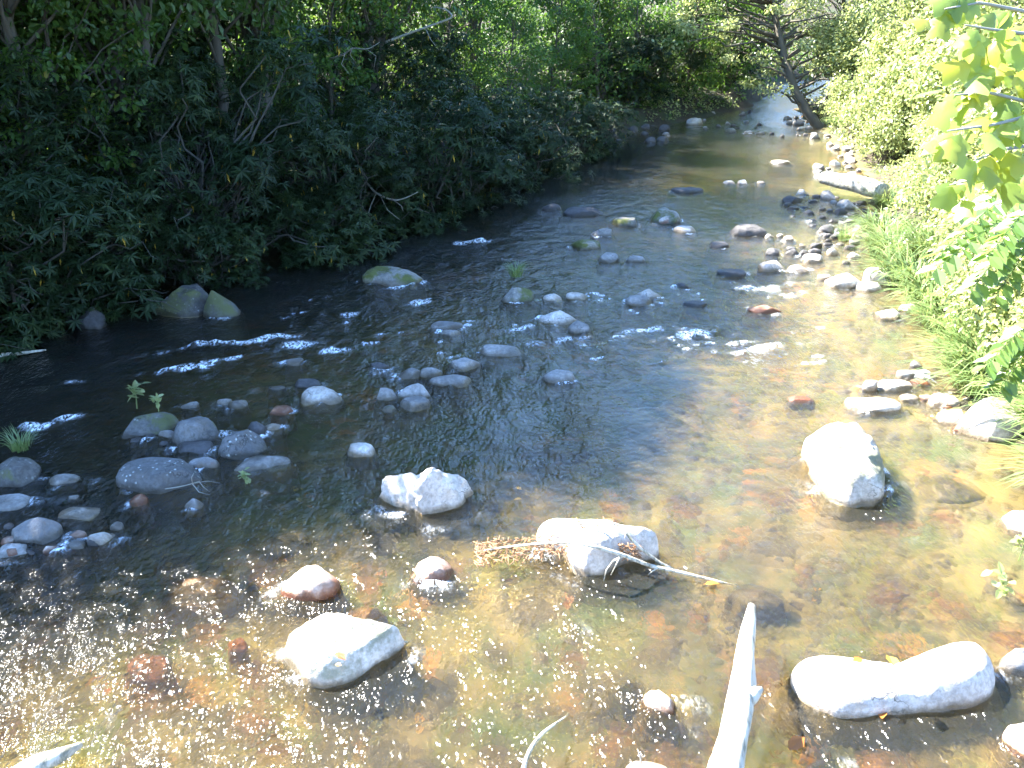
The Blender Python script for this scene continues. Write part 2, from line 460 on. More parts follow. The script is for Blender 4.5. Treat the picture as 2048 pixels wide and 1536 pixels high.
def water_mat():
    """clear stream water: Fresnel mirror over a see-through body that swallows light with depth; white where it breaks or sparkle is painted"""
    m, nt, out = new_mat('stream_water')
    ge = nt.nodes.new('ShaderNodeNewGeometry')
    P = ge.outputs['Position']
    rip = nd(nt, 'ShaderNodeAttribute', attribute_name='ripple').outputs['Fac']
    dep = nd(nt, 'ShaderNodeAttribute', attribute_name='depth').outputs['Fac']
    foam_glint = nd(nt, 'ShaderNodeAttribute', attribute_name='foam_glint').outputs['Fac']
    mp = nd(nt, 'ShaderNodeMapping')
    mp.inputs['Rotation'].default_value = (0, 0, R(-14))
    mp.inputs['Scale'].default_value = (1.0, 0.55, 1.0)
    nt.links.new(P, mp.inputs[0])
    a = noise(nt, mp.outputs[0], 5.0, 2, .5)
    b2 = noise(nt, mp.outputs[0], 27.0, 1.5, .5)
    h = math_n(nt, 'ADD', math_n(nt, 'MULTIPLY', a, 1.0), math_n(nt, 'MULTIPLY', b2, .36))
    bp = nt.nodes.new('ShaderNodeBump')
    bp.inputs['Distance'].default_value = .14
    nt.links.new(math_n(nt, 'MULTIPLY', rip, 1.0, True), bp.inputs['Strength'])
    nt.links.new(h, bp.inputs['Height'])
    bf = nt.nodes.new('ShaderNodeBump'); bf.inputs['Distance'].default_value = .14
    nt.links.new(math_n(nt, 'MULTIPLY', rip, 1.0, True), bf.inputs['Strength']); nt.links.new(h, bf.inputs['Height'])
    dt = nt.nodes.new('ShaderNodeVectorMath'); dt.operation = 'DOT_PRODUCT'
    nt.links.new(bf.outputs[0], dt.inputs[0]); nt.links.new(ge.outputs['Incoming'], dt.inputs[1])
    ca = math_n(nt, 'ABSOLUTE', dt.outputs['Value'])
    F = math_n(nt, 'ADD', math_n(nt, 'MULTIPLY', math_n(nt, 'POWER', math_n(nt, 'SUBTRACT', 1.0, ca, True), 5.0), .98), .02)   # Fresnel reflectance of water, the same from either side
    tcol = ramp(nt, dep, [(0, (.97, .95, .90)), (.35, (.82, .78, .64)), (.62, (.50, .46, .30)), (1, (.08, .075, .05))]).outputs[0]  # depth tint; its dark end also paints the left bank's shade
    tr = nt.nodes.new('ShaderNodeBsdfTransparent'); nt.links.new(tcol, tr.inputs[0])
    rf = nt.nodes.new('ShaderNodeBsdfRefraction'); rf.inputs['IOR'].default_value = 1.333; rf.inputs['Roughness'].default_value = .05
    nt.links.new(tcol, rf.inputs['Color']); nt.links.new(bp.outputs[0], rf.inputs['Normal'])
    body = nt.nodes.new('ShaderNodeMixShader'); body.inputs[0].default_value = .58
    nt.links.new(tr.outputs[0], body.inputs[1]); nt.links.new(rf.outputs[0], body.inputs[2])
    gl = nt.nodes.new('ShaderNodeBsdfGlossy'); gl.inputs['Color'].default_value = (1, 1, 1, 1); gl.inputs['Roughness'].default_value = .17
    nt.links.new(bp.outputs[0], gl.inputs['Normal'])
    mx = nt.nodes.new('ShaderNodeMixShader')
    haze = nt.nodes.new('ShaderNodeBsdfDiffuse'); haze.inputs[0].default_value = (.36, .36, .31, 1)    # pale diffuse veil: sky sheen and lens haze put into the colour
    ms = nt.nodes.new('ShaderNodeMixShader')
    nt.links.new(math_n(nt, 'ADD', math_n(nt, 'MULTIPLY', dep, .015), .02), ms.inputs[0])
    nt.links.new(body.outputs[0], ms.inputs[1]); nt.links.new(haze.outputs[0], ms.inputs[2])
    nt.links.new(F, mx.inputs[0]); nt.links.new(ms.outputs[0], mx.inputs[1]); nt.links.new(gl.outputs[0], mx.inputs[2])
    fo = nt.nodes.new('ShaderNodeBsdfPrincipled')
    fo.inputs['Base Color'].default_value = (.82, .86, .88, 1); fo.inputs['Roughness'].default_value = .35
    fn = ramp(nt, noise(nt, mp.outputs[0], 30, 5, .75), [(.44, (0, 0, 0)), (.60, (1, 1, 1))]).outputs[0]
    ff = math_n(nt, 'MULTIPLY', math_n(nt, 'MULTIPLY', foam_glint, fn), 1.5, True)
    mf = nt.nodes.new('ShaderNodeMixShader')
    nt.links.new(ff, mf.inputs[0]); nt.links.new(mx.outputs[0], mf.inputs[1]); nt.links.new(fo.outputs[0], mf.inputs[2])
    nt.links.new(mf.outputs[0], out.inputs[0])
    return m

# ------------------------------------------------------------------ terrain: river outline, riverbed, banks
LEFT = [(-8, -8), (-8, 2), (-7.5, 6), (-7.9, 9.3), (-7.7, 10.8), (-7.0, 12.3), (-5.8, 13.8), (-3.9, 16.4), (-2.3, 19.5), (-1.2, 22.3), (1.3, 27.5), (3.1, 29.4), (5.7, 32.7), (8.3, 36.4), (9.8, 38.4), (12.0, 43), (14.2, 49), (20, 55), (30, 58)]
RIGHT = [(5.4, -8), (5.3, 2), (4.9, 5), (4.8, 7.0), (4.95, 8.0), (4.9, 9.2), (5.35, 10.8), (6.0, 12.9), (6.5, 15.1), (7.1, 17.7), (8.0, 20.1), (9.1, 23.8), (9.5, 26.2), (10.0, 29.1), (10.6, 32.0), (10.8, 34.8), (11.4, 37.6), (13.6, 41.5), (16.5, 46.5), (21, 50.5), (30, 53)]

def seg_dist(x, y, line):
    d = np.full(x.shape, 1e9)
    for (ax, ay), (bx, by) in zip(line[:-1], line[1:]):
        vx, vy = bx - ax, by - ay
        t = np.clip(((x - ax) * vx + (y - ay) * vy) / (vx * vx + vy * vy), 0, 1)
        d = np.minimum(d, np.hypot(x - ax - t * vx, y - ay - t * vy))
    return d

def in_poly(x, y, poly):
    c = np.zeros(x.shape, bool)
    n = len(poly)
    for i in range(n):
        ax, ay = poly[i]; bx, by = poly[(i + 1) % n]
        k = ((ay > y) != (by > y)) & (x < (bx - ax) * (y - ay) / (by - ay + 1e-12) + ax)
        c ^= k
    return c

POLY = LEFT + RIGHT[::-1]

def terrain(x, y):
    """height and the signed distance from the waterline (inside negative)"""
    x = np.asarray(x, float); y = np.asarray(y, float)
    wob = np.stack([x * .8, y * .8, x * 0], -1)
    x2 = x + .35 * fbm(wob, 2, 3); y2 = y + .35 * fbm(wob + 7, 2, 4)
    dl, dr = seg_dist(x2, y2, LEFT), seg_dist(x2, y2, RIGHT)
    inside = in_poly(x2, y2, POLY)
    d = np.where(inside, -np.minimum(dl, dr), np.minimum(dl, dr))
    n = fbm(np.stack([x * .7, y * .7, x * 0 + 2], -1), 4, 9)
    n2 = fbm(np.stack([x * 3, y * 3, x * 0 + 5], -1), 3, 19)
    pool = sstep(17, 22, y) * .12
    bed = -(.04 + (.20 + pool) * sstep(0, 2.2, -d) + .34 * sstep(0, .8, dl) * sstep(5.5, 1.5, dl)) + .07 * n + .03 * n2  # left channel deepened so the water tint darkens it like shade
    bed = np.minimum(bed, -.02)
    left = dl < dr
    hl = .5 * sstep(0, .9, d) + .07 * np.maximum(d - .4, 0) + .25 * np.maximum(d - 22, 0)
    hr = .32 * sstep(0, 1.1, d) + .11 * np.maximum(d - .6, 0) + .10 * np.maximum(d - 9, 0)
    up = np.where(left, hl, hr)
    up = np.minimum(up, 26 + up * .1) + (.10 + .02 * np.minimum(d, 30)) * n * sstep(0, 2, d) + .04 * n2
    up = np.maximum(up, .012)
    return np.where(inside, bed, up), d, dl, dr

def axis(lo, a, b, hi, fine, n_out):
    mid = np.arange(a, b, fine)
    s = (np.linspace(0, 1, n_out + 1)[1:]) ** 1.8
    return np.concatenate([(a - (a - lo) * s)[::-1], mid, b + (hi - b) * s])

gx = axis(-140, -10, 17, 140, .17, 34)
gy = axis(-40, -2, 52, 190, .18, 30)
X, Y = np.meshgrid(gx, gy)
Z, DS, DL, DR = terrain(X, Y)
nx, ny = len(gx), len(gy)
idx = np.arange(nx * ny).reshape(ny, nx)
quads = np.stack([idx[:-1, :-1], idx[:-1, 1:], idx[1:, 1:], idx[1:, :-1]], -1).reshape(-1, 4)
dq = DS.ravel()[quads].mean(1)
V3 = np.stack([X, Y, Z], -1).reshape(-1, 3)
def sub_mesh(name, sel):
    used, inv = np.unique(quads[sel], return_inverse=True)
    return fast_mesh(name, V3[used], inv.reshape(-1, 4), True)
isbed = dq < np.where((DL < DR).ravel()[quads[:, 0]], -.35, .25)
M_BED = bed_mat()
riverbed = tag(link('riverbed', sub_mesh('riverbed', isbed), M_BED), 'sandy stony riverbed seen through the shallow water', 'riverbed', kind='structure')
ground = tag(link('ground', sub_mesh('ground', ~isbed), ground_mat()), 'leaf covered earth of the wooded stream banks', 'ground', kind='structure')

def gz(x, y):
    return float(terrain(np.array([x]), np.array([y]))[0][0])

# ------------------------------------------------------------------ stones
def dome(name, rad, H, prof=(2.4, 1.7), cuts=3, amp=.08, seed=0, nseg=40, nring=14, depth=.4, peak=(0, 0), sharp=38, lump=2.2, cutlist=None, edge=0.0, humps=()):
    """a stone: outline radii rad(theta) at the water, rounded over the top, faceted by planes, roughened, its foot going down into the bed"""
    rng = np.random.default_rng(seed)
    th = np.arange(nseg) / nseg * 2 * np.pi
    rr = rad(th) if callable(rad) else np.interp(th, np.linspace(0, 2 * np.pi, len(rad) + 1), np.append(rad, rad[0]))
    W = rr.mean()
    t = np.concatenate([np.linspace(.07, .6, nring // 2, endpoint=False), 1 - (1 - np.linspace(.0, 1, nring - nring // 2)) ** 1.6 * .4])
    z = H * (1 - np.minimum(t, 1) ** prof[0]) ** (1 / prof[1])
    fl = min(.10 / max(W, .05), .26)
    t = np.concatenate([t, [1 + .30 * fl, 1 + .68 * fl, 1 + 1.1 * fl]])
    z = np.concatenate([z, [-depth * .22, -depth * .5, -depth]])
    dirs = np.stack([np.cos(th), np.sin(th)], -1)
    v = np.zeros((len(t), nseg, 3))
    v[:, :, :2] = dirs[None] * rr[None, :, None] * t[:, None, None] + np.array(peak)[None, None] * (1 - np.minimum(t, 1))[:, None, None]
    v[:, :, 2] = z[:, None]
    if edge:
        top = t <= 1.0
        ol = [tuple(q) for q in dirs * rr[:, None]]; ol.append(ol[0])
        e = np.clip(seg_dist(v[top][..., 0], v[top][..., 1], ol) / edge, 0, 1)
        v[top, :, 2] = H * (1 - (1 - e) ** prof[0]) ** (1 / prof[1])
    for hx, hy, hr, hh in humps:
        up_ = (t <= 1.0)[:, None] * np.exp(-((v[..., 0] - hx) ** 2 + (v[..., 1] - hy) ** 2) / hr ** 2) * np.minimum(v[..., 2] / H, 1)
        v[..., 2] += hh * up_
    v = np.concatenate([v.reshape(-1, 3), [[*v[0, :, :2].mean(0), v[0, :, 2].mean()]]])
    sz = max(W, .03)
    q = v / sz
    disp = amp * fbm(q * lump + seed * 3.1, 4, seed) * (1 + 1.2 * (v[:, 2] < 0))
    nrm = q.copy(); nrm[:, 2] *= .8 * W / max(H, .4 * W); nrm /= np.linalg.norm(nrm, axis=1, keepdims=True) + 1e-9
    v = v + nrm * (disp * sz)[:, None]
    planes = list(cutlist or [])
    for _ in range(cuts):
        a = rng.uniform(0, 2 * np.pi); e = rng.uniform(.15, 1.2)
        planes.append((math.cos(a) * math.cos(e), math.sin(a) * math.cos(e), math.sin(e), rng.uniform(.62, .88)))
    for nx_, ny_, nz_, k in planes:
        n = np.array([nx_, ny_, nz_]); n = n / np.linalg.norm(n)
        s = v @ n
        lim = k * s.max()
        over = np.maximum(s - lim, 0)
        v -= n[None] * (over * .93)[:, None]
    v += nrm * (.018 * sz * fbm(q * 9 + seed, 3, seed + 5))[:, None]
    m = len(t)
    i = np.arange(m - 1)[:, None] * nseg
    j = np.arange(nseg)[None]
    f4 = np.stack([i + j, i + nseg + j, i + nseg + (j + 1) % nseg, i + (j + 1) % nseg], -1).reshape(-1, 4)
    jj = np.arange(nseg)
    f3 = np.stack([np.full(nseg, m * nseg), jj, (jj + 1) % nseg], -1)
    me = fast_mesh(name, v, [f3, f4], True)
    if sharp: me.set_sharp_from_angle(angle=R(sharp))
    return me

def blob_outline(W, Dp, seed, lob=.14, sq=2.3, rz=0.0):
    rng = np.random.default_rng(seed)
    ph = rng.uniform(0, 6.28, 4); am = rng.uniform(.3, 1, 4) * lob
    def f(th):
        c, s = np.abs(np.cos(th)) / (W / 2), np.abs(np.sin(th)) / (Dp / 2)
        r = (c ** sq + s ** sq) ** (-1 / sq)
        for k in range(4):
            r = r * (1 + am[k] / (k + 1.2) * np.sin((k + 1) * th + ph[k]))
        return r
    return f

STONE_N, WAKES = [0], []
def stone(box, tone, label, style='round', name='stone', cat='stone', group=None, k=.7, sunk=0.0, res=1.0, seed=None, cuts=None, zoff=0.0, peak=None, lean=0.0):
    """a stone that fills the box (x0, y0, x1, y1) of the photograph, standing where its front edge meets the water"""
    x0, y0, x1, y1 = box
    STONE_N[0] += 1
    seed = seed if seed is not None else 100 + STONE_N[0]
    base = G((x0 + x1) / 2, y1, zoff)
    t = np.linalg.norm(base - np.array([0, 0, CAMH])) 
    depth = base[1] * math.cos(PITCH) + (CAMH - zoff) * math.sin(PITCH)
    W = (x1 - x0) / FPX * depth
    a = math.atan2(CAMH - zoff, base[1])
    v = (y1 - y0) / FPX * depth
    Dp = k * W
    H = (v - Dp * .82 * math.sin(a)) / math.cos(a)
    if H < .14 * W:
        H = .14 * W
        Dp = max((v - H * math.cos(a)) / (.82 * math.sin(a)), .3 * W)
    H = min(H, .95 * W)
    H *= .84; Dp *= 1.12
    if sunk:
        H = max(.10, min(H, .22))
    prof, ncut, amp, sharp, sq = {'round': ((2.9, 2.0), 4, .15, 36, 2.4), 'block': ((4.5, 2.2), 7, .13, 30, 2.8), 'slab': ((5.5, 2.4), 3, .07, 36, 2.5), 'wedge': ((1.5, 1.25), 4, .09, 34, 2.2)}[style]
    if cuts is not None: ncut = cuts
    px = np.random.default_rng(seed)
    nseg = 28 if W < .28 else (40 if W < .7 else 64)
    pk = peak if peak is not None else (px.uniform(-.16, .16), px.uniform(-.1, .15))
    me = dome(name, blob_outline(W, Dp, seed, .12 if style != 'wedge' else .2, sq), H, prof, ncut, amp, seed, int(nseg * res), int((10 if W < .28 else 16) * res), .35, (pk[0] * W, pk[1] * Dp), sharp)
    o = link(name, me, None, None, (base[0], base[1] + Dp * .42, zoff - (H + .012 if sunk else 0) ), lean)
    me.materials.append(ROCK[tone])
    if not sunk and zoff < .02 and W > .12: WAKES.append((base[0], base[1] + Dp * .42, W, Dp))
    return tag(o, label, cat, group)

def outlined(pix, H, tone, label, name='boulder', back=.55, prof=(3.2, 2.0), cuts=0, amp=.06, seed=1, cutlist=None, peak=(0, 0), nseg=110, nring=34, depth=.4, lump=2.0, sharp=40, zc=0.0, edge=.22, humps=(), grow=1.07):
    """a boulder whose outline is read off the photograph: (x, y, b) with b = 0 at the water's edge and 1 on the far rim, which stands back*H high"""
    pts = np.array([G(x, y, zc + b * back * .55 * H)[:2] for x, y, b in pix])
    nx_ = np.roll(pts, -1, 0)
    pts = (pts[:, None] + (nx_ - pts)[:, None] * (np.arange(14) / 14)[None, :, None]).reshape(-1, 2)
    c = (pts.max(0) + pts.min(0)) / 2
    q = (pts - c) * grow
    th = np.arctan2(q[:, 1], q[:, 0]) % (2 * np.pi)
    r = np.hypot(q[:, 0], q[:, 1])
    o_ = np.argsort(th); th, r = th[o_], r[o_]
    def rad(a):
        rr = np.interp(a, np.concatenate([th - 2 * np.pi, th, th + 2 * np.pi]), np.tile(r, 3))
        for _ in range(3):
            rr = (np.roll(rr, 1) + 2 * rr + np.roll(rr, -1)) / 4
        return rr
    me = dome(name, rad, H, prof, cuts, amp, seed, nseg, nring, depth, peak, sharp, lump, cutlist, edge, [(*(G(hx, hy, H)[:2] - c), hr, hh) for hx, hy, hr, hh in humps])
    me.materials.append(ROCK[tone])
    o = link(name, me, None, None, (c[0], c[1], zc))
    ext = pts.max(0) - pts.min(0); WAKES.append((c[0], c[1], ext[0] * grow, ext[1] * grow))
    return tag(o, label, 'boulder')

# ---- the large boulders of the near water
outlined([(1592, 1352, .3), (1608, 1330, .7), (1660, 1319, 1), (1716, 1329, 1), (1780, 1338, 1), (1837, 1321, 1), (1875, 1302, 1), (1913, 1291, 1), (1954, 1307, 1), (1978, 1346, .6), (1974, 1384, .2),
          (1938, 1413, 0), (1843, 1425, 0), (1748, 1433, 0), (1685, 1441, 0), (1621, 1410, 0), (1597, 1378, .1)], .20, 'pale', 'big smooth white bone-shaped boulder right of the driftwood log', back=.75, prof=(2.4, 2.2), amp=.05, seed=11, lump=1.1, edge=.17, humps=[(1915, 1335, .3, .05)])
outlined([(1606, 894, .8), (1635, 876, 1), (1697, 866, 1), (1728, 880, 1), (1750, 917, .7), (1762, 955, .3), (1756, 1002, 0), (1703, 1008, 0), (1653, 993, 0), (1635, 964, 0), (1612, 923, .2)], .32, 'mosspale',
         'tall pale boulder with moss patches and dark cracks, near the right bank', back=.7, prof=(2.2, 2.0), amp=.13, edge=.22, seed=12, cuts=0, lump=3.0, sharp=30, humps=[(1640, 900, .16, .07)])
outlined([(568, 1310, .2), (602, 1272, .8), (654, 1238, 1), (698, 1242, 1), (732, 1255, .8), (760, 1272, .4), (815, 1295, 0), (739, 1341, 0), (688, 1368, 0), (647, 1375, 0), (609, 1365, 0), (585, 1334, 0)], .34, 'mosspale',
         'pale cracked boulder with a mossy flank and red leaves on it', back=.75, prof=(2.0, 2.0), edge=.30, amp=.10, seed=13, cuts=3, peak=(-.12, .05), sharp=30)
outlined([(763, 982, .4), (797, 961, 1), (828, 973, .8), (845, 967, 1), (869, 958, 1), (893, 965, .9), (934, 965, .8), (943, 976, .5), (927, 999, 0), (896, 1026, 0), (845, 1034, 0), (808, 1016, 0), (773, 1002, 0)], .30, 'pale',
         'lumpy pale boulder with a dark undercut front, in midstream', back=.8, prof=(2.0, 1.7), edge=.22, humps=[(800, 968, .16, .06), (868, 963, .15, .10)], amp=.22, seed=14, cuts=0, lump=3.3, sharp=32, cutlist=[(.45, -.85, .18, .62)])
outlined([(1073, 1073, .5), (1087, 1056, 1), (1140, 1058, 1), (1209, 1061, 1), (1251, 1073, .9), (1290, 1087, .6), (1320, 1101, .2), (1297, 1122, 0), (1251, 1128, 0), (1209, 1150, 0), (1175, 1152, 0), (1150, 1140, 0), (1133, 1112, 0), (1087, 1098, 0)], .30, 'pale',
         'white boulder draped with a bare branch and brown debris', back=.8, prof=(2.4, 2.2), edge=.17, amp=.06, seed=15, lump=2.0)

S = stone
S((820, 1108, 906, 1166), 'rust', 'white domed stone with a rust-red base', k=.8, seed=1)
S((556, 1122, 670, 1196), 'rust', 'flat topped rusty stone with a white upper edge', 'block', k=.6, seed=2)
S((1283, 1378, 1356, 1428), 'rust', 'small square stone in the water left of the driftwood log', 'block', k=.7, seed=3)
S((220, 908, 396, 982), 'lichen', 'broad grey slab speckled with lichen beside a bare twig', 'slab', 'boulder', 'boulder', k=.5, seed=4)
S((430, 850, 526, 916), 'lichen', 'rounded grey boulder with a pale lichen cap', 'round', 'boulder', 'boulder', seed=5)
S((328, 816, 426, 888), 'lichen', 'blue grey speckled boulder next to the mossy boulder', 'round', 'boulder', 'boulder', seed=6)
S((228, 810, 336, 874), 'shademoss', 'dark boulder with moss over its top', 'round', 'boulder', 'boulder', seed=8)
S((462, 903, 582, 942), 'grey', 'flat pointed stone in front of the lichen capped boulder', 'wedge', seed=9)
S((372, 910, 436, 941), 'grey', 'smooth oval stone right of the lichen slab', k=.5, cuts=0)
S((690, 881, 749, 914), 'pale', 'sunlit rounded stone alone at the shadow edge', 'block', k=.6, cuts=2)
S((590, 758, 674, 808), 'pale', 'kite shaped sunlit stone in the shaded water', 'wedge')
S((585, 755, 640, 778), 'dark', 'dark stone behind the kite shaped stone')
S((744, 766, 794, 800), 'grey', 'triangular grey stone left of a larger rounded one', 'wedge')
S((796, 755, 863, 797), 'grey', 'largest rounded grey stone of the midstream cluster', 'wedge')
S((798, 790, 860, 820), 'grey', 'low grey stone in front of the midstream cluster', 'slab')
S((854, 747, 942, 772), 'grey', 'long flat grey stone behind the midstream cluster', 'slab')
S((796, 732, 842, 756), 'grey', 'left one of two low stones touching each other', 'round')
S((838, 729, 882, 753), 'grey', 'right one of two low stones touching each other', 'round')
S((735, 721, 780, 741), 'dark', 'small low dark stone in the rippling shade')
S((894, 709, 960, 740), 'grey', 'saddle shaped stone left of the long wedge', 'block')
S((950, 682, 1052, 711), 'grey', 'long grey wedge tapering to the right', 'wedge', peak=(-.32, 0))
S((862, 638, 926, 664), 'grey', 'slanting flat stone upstream of the long wedge', 'slab')
S((878, 657, 920, 674), 'grey', 'small stone tucked below the slanting flat stone')
S((1085, 734, 1156, 764), 'grey', 'two toned oval stone alone in blue water', k=.6)
S((1076, 612, 1158, 652), 'pale', 'bright sunlit flat stone with a pointed left end', 'wedge')
S((1136, 634, 1192, 666), 'grey', 'brown angular block against the bright flat stone', 'block')
S((724, 528, 846, 572), 'moss', 'whale shaped pale boulder in dark water under the bushes', 'round', 'boulder', 'boulder', peak=(-.2, 0), seed=21)
S((1266, 569, 1324, 600), 'pale', 'sunlit humped stone upstream of midstream', 'wedge')
S((1252, 587, 1304, 610), 'grey', 'low stone leaning on the sunlit humped stone', 'block')
S((1000, 566, 1066, 606), 'moss', 'mossy stone with a tuft of grass on top', 'round', seed=22)
S((1086, 584, 1124, 604), 'pale', 'small pale dome right of the grass topped stone')
S((1130, 583, 1174, 600), 'pale', 'thin pale stone at the head of the riffle', 'slab')
S((1300, 411, 1369, 447), 'moss', 'large rounded stone on the edge of the calm pool', 'round', 'boulder', 'boulder', seed=23)
S((1318, 428, 1352, 448), 'rust', 'small tan stone in front of the pool edge boulder')
S((1227, 431, 1285, 453), 'moss', 'dark topped flat boulder left of the pool edge boulder', 'slab')
S((1184, 452, 1234, 476), 'grey', 'low dark hump below the flat topped boulder')
S((1140, 474, 1204, 500), 'moss', 'dark mossy hump with water sliding past it')
S((1349, 450, 1396, 465), 'pale', 'flat tan stone between two pool boulders', 'slab')
S((1462, 444, 1531, 473), 'dark', 'smooth dark brown boulder alone on green water', 'block', 'boulder', 'boulder', cuts=2, seed=24)
S((1418, 481, 1462, 495), 'dark', 'thin dark stone below the brown boulder', 'slab')
S((1200, 499, 1240, 524), 'grey', 'pair-topped grey stone in choppy blue water')
S((1253, 509, 1294, 525), 'grey', 'low tan stone right of the pair-topped one')
S((1084, 404, 1122, 421), 'dark', 'dark stone at the left of the pool outlet')
S((1130, 411, 1212, 434), 'dark', 'long dark submerged ledge at the pool outlet', 'slab')
S((1348, 372, 1410, 386), 'dark', 'low black ledge in the calm pool', 'slab')
S((1504, 606, 1568, 626), 'rust', 'rusty rounded stone in the bright riffle')
S((1350, 563, 1380, 576), 'dark', 'small dark stone right of the humped stone')
S((1370, 600, 1420, 614), 'dark', 'dark ripple washed stone above the riffle', 'slab')
S((1578, 791, 1632, 807), 'rust', 'thin brown stone awash near the right bank', 'slab')
S((1523, 518, 1577, 542), 'pale', 'white blocky stone at the left end of a stone row', 'block')
S((1578, 524, 1622, 543), 'pale', 'white pointed stone in the stone row', 'wedge')
S((1609, 504, 1650, 524), 'pale', 'tan rectangular stone above the stone row', 'block')
S((1698, 500, 1728, 519), 'pale', 'round white stone alone near the grass')
S((1656, 538, 1736, 576), 'pale', 'bulky white boulder against the grassy right bank', 'block', 'boulder', 'boulder', seed=25)
S((1712, 556, 1768, 582), 'pale', 'white boulder in front of the bulky one', 'round')
S((1735, 530, 1802, 560), 'pale', 'white slab running up into the grass', 'slab', zoff=.08)
S((1636, 546, 1668, 560), 'pale', 'thin white slab left of the bulky boulder', 'slab')
S((1757, 613, 1812, 640), 'pale', 'pale split stone with a dark notch by the right bank', 'block')
S((1804, 601, 1848, 624), 'pale', 'pale rounded stone half under the leaves')
S((1722, 743, 1757, 782), 'pale', 'upright pale stone at the end of a row', 'block')
S((1752, 754, 1832, 782), 'pale', 'long pale stone touching the upright one', 'slab')
S((1798, 737, 1834, 757), 'grey', 'dull flat stone behind the long pale one', 'slab')
S((1828, 736, 1872, 757), 'pale', 'pale stone close under the overhanging grass')
S((1826, 757, 1864, 772), 'rust', 'low pink stone right of the long pale one')
S((1822, 717, 1848, 736), 'grey', 'small round stone at the foot of the leaves')
S((1680, 790, 1808, 824), 'pale', 'long low white boulder in the right shallows', 'slab', 'boulder', 'boulder', k=.45, seed=26)
S((1802, 783, 1842, 803), 'pale', 'oval pale stone behind the long low boulder')
S((1843, 786, 1870, 803), 'rust', 'small round tan stone by the bank')
S((1862, 786, 1928, 816), 'pale', 'flat bank stone left of the white outcrop', 'slab')
S((1888, 810, 1953, 850), 'pale', 'round white boulder below the white outcrop', 'round', 'boulder', 'boulder', seed=27)
S((1940, 784, 2070, 872), 'pale', 'white rock outcrop with grass hanging over it', 'block', 'boulder', 'boulder', zoff=.05, k=.6, seed=28)
S((1908, 846, 1948, 864), 'rust', 'small wet stone under the round white boulder')
S((2020, 1018, 2100, 1068), 'pale', 'pale rock cut by the right edge, halfway down', 'block')
S((2003, 1268, 2110, 1352), 'grey', 'grey slanting rock behind the bone-shaped boulder', 'wedge', 'boulder', 'boulder', k=.6, seed=29)
S((2028, 1430, 2130, 1520), 'rust', 'grey rock at the lower right corner', 'round', 'boulder', 'boulder')
S((2, 1018, 106, 1088), 'grey', 'tilted dark grey block near the left edge', 'block', 'boulder', 'boulder', k=.6, seed=30)
S((-30, 1082, 46, 1122), 'grey', 'dull rounded stone below the tilted block')
S((108, 1005, 186, 1042), 'pale', 'sunlit flat stone right of the tilted block', 'wedge')
S((170, 1055, 219, 1090), 'pale', 'round white stone at the gravel edge')
S((-40, 984, 50, 1024), 'grey', 'dark flat stone above the tilted block', 'slab')
S((88, 948, 156, 974), 'grey', 'pale blue flat stone in black water', 'slab')
S((130, 985, 159, 1004), 'grey', 'pebble between the flat stones on the left')
S((256, 984, 292, 1010), 'rust', 'small tan stone under the lichen slab')
S((364, 990, 402, 1020), 'grey', 'small pointed stone below the bare twig', 'wedge')
S((128, 1076, 168, 1100), 'grey', 'small wet stone left of the round white one')
S((346, 877, 422, 910), 'dark', 'brownish flat stone under the speckled boulder', 'slab')
S((314, 852, 348, 880), 'grey', 'low stone wedged against the speckled boulder', 'block')
S((488, 838, 530, 870), 'dark', 'dark stone behind the lichen capped boulder', 'round')
S((518, 842, 562, 861), 'pale', 'thin pale point of stone right of the lichen capped boulder', 'wedge')
S((398, 820, 432, 872), 'moss', 'narrow mossy stone right of the speckled boulder', 'round')
S((454, 796, 492, 814), 'grey', 'right one of a small pebble pair in shade')
S((432, 792, 462, 808), 'grey', 'left one of a small pebble pair in shade')
S((534, 807, 582, 828), 'rust', 'brown stone with a bright rim in shade')
S((360, 800, 394, 818), 'grey', 'small flat stone behind the speckled boulder', 'block')
S((534, 770, 572, 782), 'grey', 'thin flat stone left of the kite shaped stone', 'slab')
S((764, 808, 796, 824), 'moss', 'small spotted stone below the triangular one')
S((568, 716, 610, 730), 'grey', 'lone low stone in the far dark current', 'slab')
S((300, 556, 424, 628), 'shademoss', 'dark mossy boulder under the rhododendrons', 'block', 'boulder', 'boulder', zoff=.02, seed=31)
S((392, 556, 470, 636), 'shademoss', 'dark boulder with a white vein under the rhododendrons', 'wedge', 'boulder', 'boulder', seed=32)
S((364, 606, 408, 628), 'grey', 'small tan stone at the foot of the mossy boulder')
S((150, 606, 204, 654), 'dark', 'dark bank stone in deep shade on the left', 'round', zoff=.03)
S((-40, 900, 62, 972), 'shademoss', 'green mossy stone at the left edge with grass', 'round', 'boulder', 'boulder')
S((1376, 234, 1408, 248), 'pale', 'pale boulder at the far left water edge', zoff=.03)
S((1452, 255, 1474, 265), 'moss', 'dark round stone in the far riffle')
S((1488, 260, 1510, 267), 'pale', 'left one of two pale far riffle stones')
S((1514, 262, 1532, 268), 'pale', 'right one of two pale far riffle stones')
S((1545, 319, 1582, 328), 'pale', 'thin white stone alone on the pool', 'slab')
S((1448, 360, 1474, 369), 'pale', 'low pale stone at the left of three in the pool')
S((1476, 357, 1496, 369), 'pale', 'humped pale stone, the middle one of three in the pool')
S((1513, 361, 1531, 368), 'pale', 'small pale stone at the right of three in the pool')
S((1593, 376, 1616, 389), 'pale', 'pale stone just above the dark gravel bar')
S((1630, 346, 1652, 356), 'pale', 'pale stone in the shallows left of the white log')
S((1566, 389, 1606, 406), 'dark', 'outermost flat dark stone of the gravel bar')
S((1645, 378, 1676, 401), 'grey', 'two toned stone at the head of the gravel bar', 'block')
